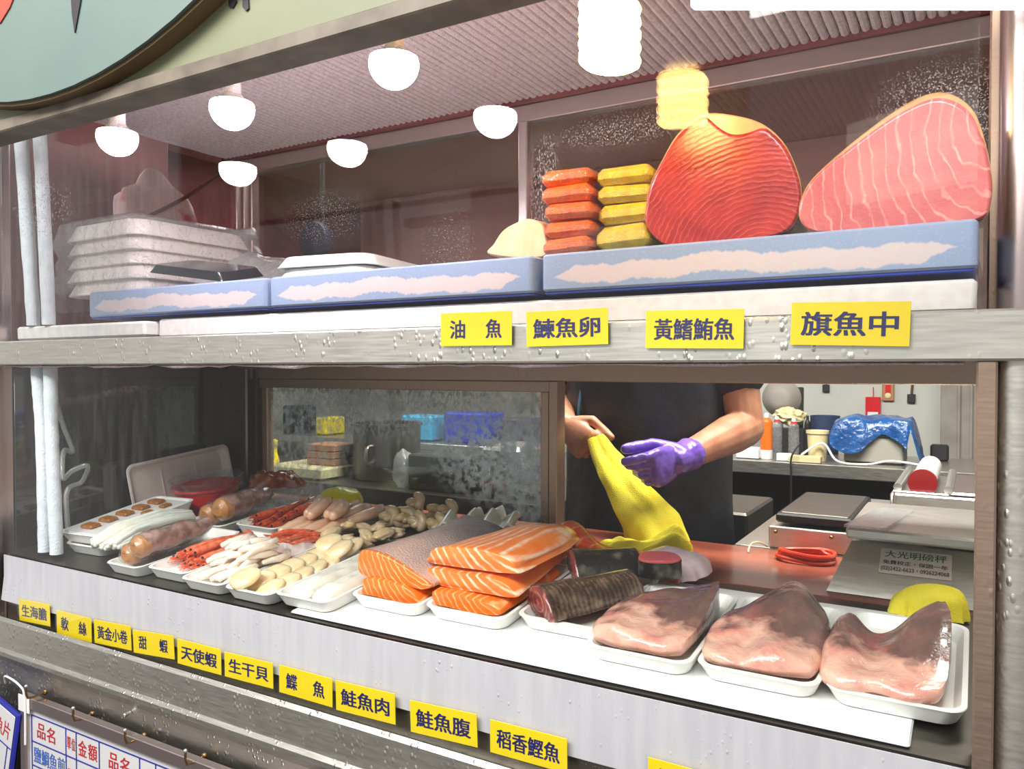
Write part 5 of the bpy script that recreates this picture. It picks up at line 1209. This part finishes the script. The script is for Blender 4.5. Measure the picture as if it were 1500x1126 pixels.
bm = B(); tube(bm, smooth_pts([(atT(1172, 2.03), 2.03, TZ + .07), (atT(1160, 2.015), 2.012, TZ + .02), (atT(1160, 2.01), 2.006, TZ - .06), (atT(1160, 2.01), 2.006, TZ - .25)], 6, False), .0035, 6); solo('black_cable', bm, 'rubber', 'black cable hanging over the edge of the back table', 'cable')
x0, x1 = atT(1236, 2.12), atT(1325, 2.12)
bx = thing('plastic_crate', 'clear plastic crate under the blue bag', 'box', ((x0 + x1) / 2, 2.2, TZ)); bm = B(); rbox(bm, (0, 0, .05), (x1 - x0, .16, .098), .012); mk('crate_body', bm, mat('cloudy_box', (176, 172, 160), .35), bx)
bm = B(); rbox(bm, (0, 0, .1005), (x1 - x0 + .012, .17, .003), .012); mk('rim', bm, 'cream', bx)
xa, xb = atT(1217, 2.11), atT(1357, 2.11)
bm = B(); heightslab(bm, lambda s, q: (xa + (xb - xa) * s, 2.092 + .21 * q - .012 * sin(s * 9)), lambda s, q: TZ + .124 + .045 * edge_round(s, q, .3) * (1 - .2 * s) + .014 * noise.noise(V((s * 6, q * 4, 1))) - .132 * sm(.84, .99, s) - (.05 + .035 * sin(s * 8)) * sm(.10, .0, q) * (s < .84), lambda s, q: TZ + .119 - .117 * sm(.84, .98, s) - (.05 + .035 * sin(s * 8)) * sm(.10, .0, q) * (s < .84), 50, 26)
for v in bm.verts: v.co.z = max(v.co.z, TZ + .0015)
jitter(bm, .008, 22)
for v in bm.verts: v.co.z = max(v.co.z, TZ + .0015)
solo('blue_bag', bm, 'bluebag', 'crumpled shiny blue plastic bag on the back table', 'plastic bag')
# pile of odds and ends behind the bottles
x = atT(1138, 2.35); bm = B(); tube(bm, [(0, 0, .13), (0, .0, .20)], [.05, .06], 18, False); t = thing('strainer', 'pale round strainer behind the spray can', 'strainer', (x, 2.44, TZ)); bm.free()
bm = B(); lathe(bm, [(.075, 0), (.078, .004), (.05, .04), (.02, .05)], n=28)
for v in bm.verts: v.co = V((v.co.x, -v.co.z, v.co.y + .215))
mk('bowl', bm, 'concrete', t); bm = B(); tube(bm, [(0, .01, .001), (0, .0, .14)], .006, 8); mk('handle', bm, 'steel', t)
x = atT(1150, 2.28); bm = B(); blob(bm, (0, 0, .147), (.06, .04, .034), .35, 3, 2, 4); t = thing('cloth_bundle', 'crumpled cream cloth on a dark box behind the bottles', 'cloth', (x, 2.36, TZ)); mk('cloth', bm, 'cream', t)
bm = B(); rbox(bm, (0, 0, .05), (.13, .07, .098), .006); solo('dark_box', bm, 'rubber', 'dark box behind the clear bottles', 'box', (x, 2.36, TZ))
x = atT(1168, 2.45); bm = B(); rbox(bm, (0, 0, .13), (.045, .03, .26), .006); solo('upright_case', bm, 'darkgreen', 'tall dark case leaning at the back wall behind the strainer', 'case', (x, 2.455, TZ))
x = atT(1188, 2.45); bm = B(); lathe(bm, [(.05, .001), (.056, .15), (.053, .15), (.046, .01)], n=20); solo('mesh_bin', bm, mat('navy_mesh', (44, 58, 92), .5), 'navy round bin against the back wall', 'bin', (x + .06, 2.41, TZ))
bm = B(); rbox(bm, (0, 0, .03), (.06, .05, .058), .01); solo('dark_pouch', bm, 'rubber', 'small dark pouch at the end of the back table', 'pouch', (atT(1376, 2.3), 2.36, TZ))
# things hanging on the back wall
def hang(name, u, v0, v1, w, m, lab, cat, y=2.742):
    a, b = P(u - w / 2, v0, y=y), P(u + w / 2, v1, y=y); t = thing(name, lab, cat, ((a.x + b.x) / 2, y, b.z))
    bm = B(); rbox(bm, (0, 0, (a.z - b.z) / 2), (b.x - a.x, .012, a.z - b.z), .003); mk('front', bm, m, t); return t, b.x - a.x, a.z - b.z
t, w, h = hang('calendar', 1279, 581, 617, 22, 'redplastic', 'red tear-off calendar hanging on the white back wall', 'calendar'); bm = B(); rbox(bm, (0, -.0075, h * .2), (w * .7, .003, h * .36), .002); mk('page', bm, 'white', t); bm = B(); tube(bm, [(0, 0, h), (0, 0, h + .04)], .002, 6); mk('string', bm, 'redplastic', t)
t, w, h = hang('picture_card', 1301, 561, 587, 17, mat('tan_card', (176, 120, 78), .5), 'small brown and red card pinned beside the red calendar', 'card'); bm = B(); blob(bm, (0, -.008, h * .3), (.012, .002, .012), 0, sub=2); mk('printed_spot', bm, 'cream', t); bm = B(); rbox(bm, (0, -.0075, h * .68), (w * .45, .002, h * .45), .002); mk('printed_panel', bm, 'redplastic', t)
t, w, h = hang('clip', 1210, 563, 574, 10, 'rubber', 'small black clip hanging on the back wall above the blue bag', 'clip'); bm = B(); tube(bm, [(0, 0, h), (0, 0, h + .03)], .002, 6); mk('wire', bm, 'brass', t)
t, w, h = hang('keys', 1335, 577, 590, 12, 'rubber', 'bunch of black keys hanging on the back wall beside the wooden boards', 'keys'); bm = B(); tube(bm, [(0, 0, h), (.004, 0, h + .05)], .005, 6); mk('ring', bm, 'brass', t)
# grey bin between the person and the side table
bm = B(); rbox(bm, (0, 0, .415), (.17, .30, .83), .01); x = P(1076, 760, y=1.25).x; solo('steel_bin', bm, 'darksteel', 'dark steel bin standing beside the fishmonger', 'bin', (x - .02, 1.28, .1005))
# ------------------------------------------------------------------ cooking corner behind the fogged window
KZ = .925
solo('kitchen_table', b1((-2.6, 1.0, .101), (-1.0, 1.55, KZ), .004), 'darksteel', 'dark steel table behind the fogged window', 'table')
p = P(567, 700, y=1.22); r = sz(98, 567, 1.22) / 2
t = thing('stock_pot', 'tall steel stock pot seen through the fogged window', 'pot', (p.x, 1.22, KZ)); h = P(567, 622, y=1.22).z - KZ
bm = B(); lathe(bm, [(r * .97, .001), (r, .006), (r, h), (r * 1.06, h), (r * 1.06, h + .008), (r * .97, h + .008), (r * .95, .02)], n=40); mk('pot_body', bm, 'darksteel', t)
bm = B(); tube(bm, smooth_pts([V((.03, -r * .98, h * .35)), V((.03, -r * 1.2, h * .38)), V((.03, -r * 1.2, h * .62)), V((.03, -r * .98, h * .65))], 5, False), .007, 8); mk('handle', bm, 'alu', t)
p = P(475, 720, y=1.15); bm = B(); rbox(bm, (0, 0, .02), (.26, .2, .04), .01); solo('cutting_board', bm, 'cream', 'thick cream cutting board behind the fogged window', 'board', (p.x - .035, 1.14, KZ + .0005))
M['terracotta'] = mat('brown_food_box', (158, 104, 74), .45, c2=(190, 150, 120), sc=40)
for k in range(3):
    bm = B(); rbox(bm, (0, 0, .012), (.13, .11, .023), .005); solo('food_box', bm, 'terracotta', '%s brown food box of the stack on the cream cutting board' % ['lowest', 'middle', 'topmost'][k], 'box', (p.x + .025, 1.16, KZ + .041 + .0245 * k), group='stack of brown food boxes')
bm = B(); blob(bm, (0, 0, .06), (.035, .03, .06), .2, 2, 1, 3); solo('plastic_bag', bm, 'film2', 'white twisted plastic bag in front of the stock pot', 'plastic bag', (P(590, 725, y=1.06).x, 1.06, KZ))
bm = B(); rbox(bm, (0, 0, .055), (.23, .16, .11), .008); solo('cooler_box', bm, 'darkgreen', 'dark green box beside the stock pot, behind the fogged window', 'box', (P(663, 740, y=1.12).x, 1.12, KZ + .0005))
bm = B(); rbox(bm, (0, 0, .075), (.14, .2, .15), .02); t = thing('steel_kettle', 'grey steel canister by the window frame, behind the fogged pane', 'canister', (P(757, 720, y=1.13).x, 1.13, KZ + .0005)); mk('body', bm, 'steel', t)
bm = B(); tube(bm, [(-.02, -.105, .06), (-.02, -.112, .07), (-.02, -.112, .11), (-.02, -.105, .12)], .006, 8); mk('handle', bm, 'alu', t)
def shelfthing(name, u0, v0, u1, v1, y, m, lab, cat, d=.12):
    a, b = P(u0, v0, y=y), P(u1, v1, y=y); bm = B(); rbox(bm, (0, 0, (a.z - b.z) / 2), (b.x - a.x, d, a.z - b.z), .014, n=5); jitter(bm, .006, 20); return solo(name, bm, m, lab, cat, ((a.x + b.x) / 2, y, b.z))
wl = P(640, 660, y=2.0).z
solo('rear_shelf', b1((P(380, 640, y=1.9).x, 1.85, P(500, 640, y=1.9).z - .03), (P(800, 640, y=1.9).x, 2.15, P(500, 640, y=1.9).z), .004), 'steel', 'steel wall shelf behind the fogged window', 'shelf')
ZS = P(500, 640, y=1.9).z
def onshelf(u0, u1, hpx, m, name, lab, cat):
    y = 1.98; x0, x1 = P(u0, 600, y=y).x, P(u1, 600, y=y).x; bm = B(); rbox(bm, (0, 0, sz(hpx, u0, y) / 2), (x1 - x0, .14, sz(hpx, u0, y)), .014, n=5); solo(name, bm, m, lab, cat, ((x0 + x1) / 2, y, ZS + .0005))
onshelf(600, 645, 36, 'fibreblue', 'basin', 'cyan basin on the wall shelf behind the fogged window', 'basin'); onshelf(662, 728, 44, 'deepblue', 'blue_crate', 'deep blue crate on the wall shelf behind the fogged window', 'crate')
onshelf(476, 492, 26, 'yellow', 'yellow_tub', 'small yellow tub on the wall shelf behind the fogged window', 'tub'); onshelf(428, 450, 40, 'rubber', 'black_jar', 'black jar on the wall shelf behind the fogged window', 'jar'); onshelf(745, 790, 40, mat('dark_violet', (60, 44, 74), .5), 'violet_bag', 'dark violet bundle on the wall shelf by the window frame', 'bag')
bm = B(); lathe(bm, [(.016, .0005), (.018, .05), (.010, .08), (.010, .10), (.013, .102), (.013, .12), (.006, .125)], n=16); t = thing('sauce_bottle', 'yellow sauce bottle behind the brown packet', 'bottle', (P(402, 720, y=1.08).x, 1.08, KZ)); mk('body', bm, 'yellow', t)
# seen through the upper back panes
c = P(462, 352, y=1.55); t = thing('wall_fan', 'round dark blue fan seen through the upper rear pane', 'fan', c)
bm = B(); lathe(bm, [(.02, -.03), (.075, -.02), (.08, .0), (.075, .02), (.02, .03)], n=28)
for v in bm.verts: v.co = V((v.co.x, v.co.z, v.co.y))
mk('cage', bm, mat('navy_plastic', (36, 46, 78), .4), t); bm = B(); cyl(bm, (0, .035, 0), (0, .05, .0), .03); cyl(bm, (0, .045, 0), (0, .045, 2.2995 - c.z), .012); mk('mount_pole', bm, 'rubber', t)
# ------------------------------------------------------------------ light
def area(name, loc, rot, sx, sy, e, c=(1, 1, 1)):
    l = bpy.data.lights.new(name, 'AREA'); l.shape = 'RECTANGLE'; l.size, l.size_y, l.energy, l.color = sx, sy, e, c
    o = bpy.data.objects.new(name, l); COL.objects.link(o); o.location = loc; o.rotation_euler = rot; return o
area('aisle_fill_light', (-.9, -1.7, 2.75), (radians(35), 0, 0), 2.6, .7, 82, (1, .975, .94))  # unseen lamp added over the aisle to light the deck
area('stall_fill_light', (-.45, .92, 2.27), (radians(8), 0, 0), 1.6, .35, 60, (1, .96, .88))  # unseen lamp added above the counter to brighten the fishmonger and scales
area('kitchen_fill_light', (-2.2, 1.6, 2.28), (0, 0, 0), 1.2, .4, 13, (.95, 1, 1))  # unseen lamp added over the cooking corner
w = bpy.data.worlds.new('world'); S.world = w; w.use_nodes = True; bg = w.node_tree.nodes['Background']; bg.inputs[0].default_value = (1, .97, .94, 1); bg.inputs[1].default_value = .5
S.cycles.use_denoising = True; S.cycles.max_bounces = 10; S.cycles.transparent_max_bounces = 24; S.cycles.sample_clamp_indirect = 4.0; S.cycles.caustics_reflective = False; S.cycles.caustics_refractive = False
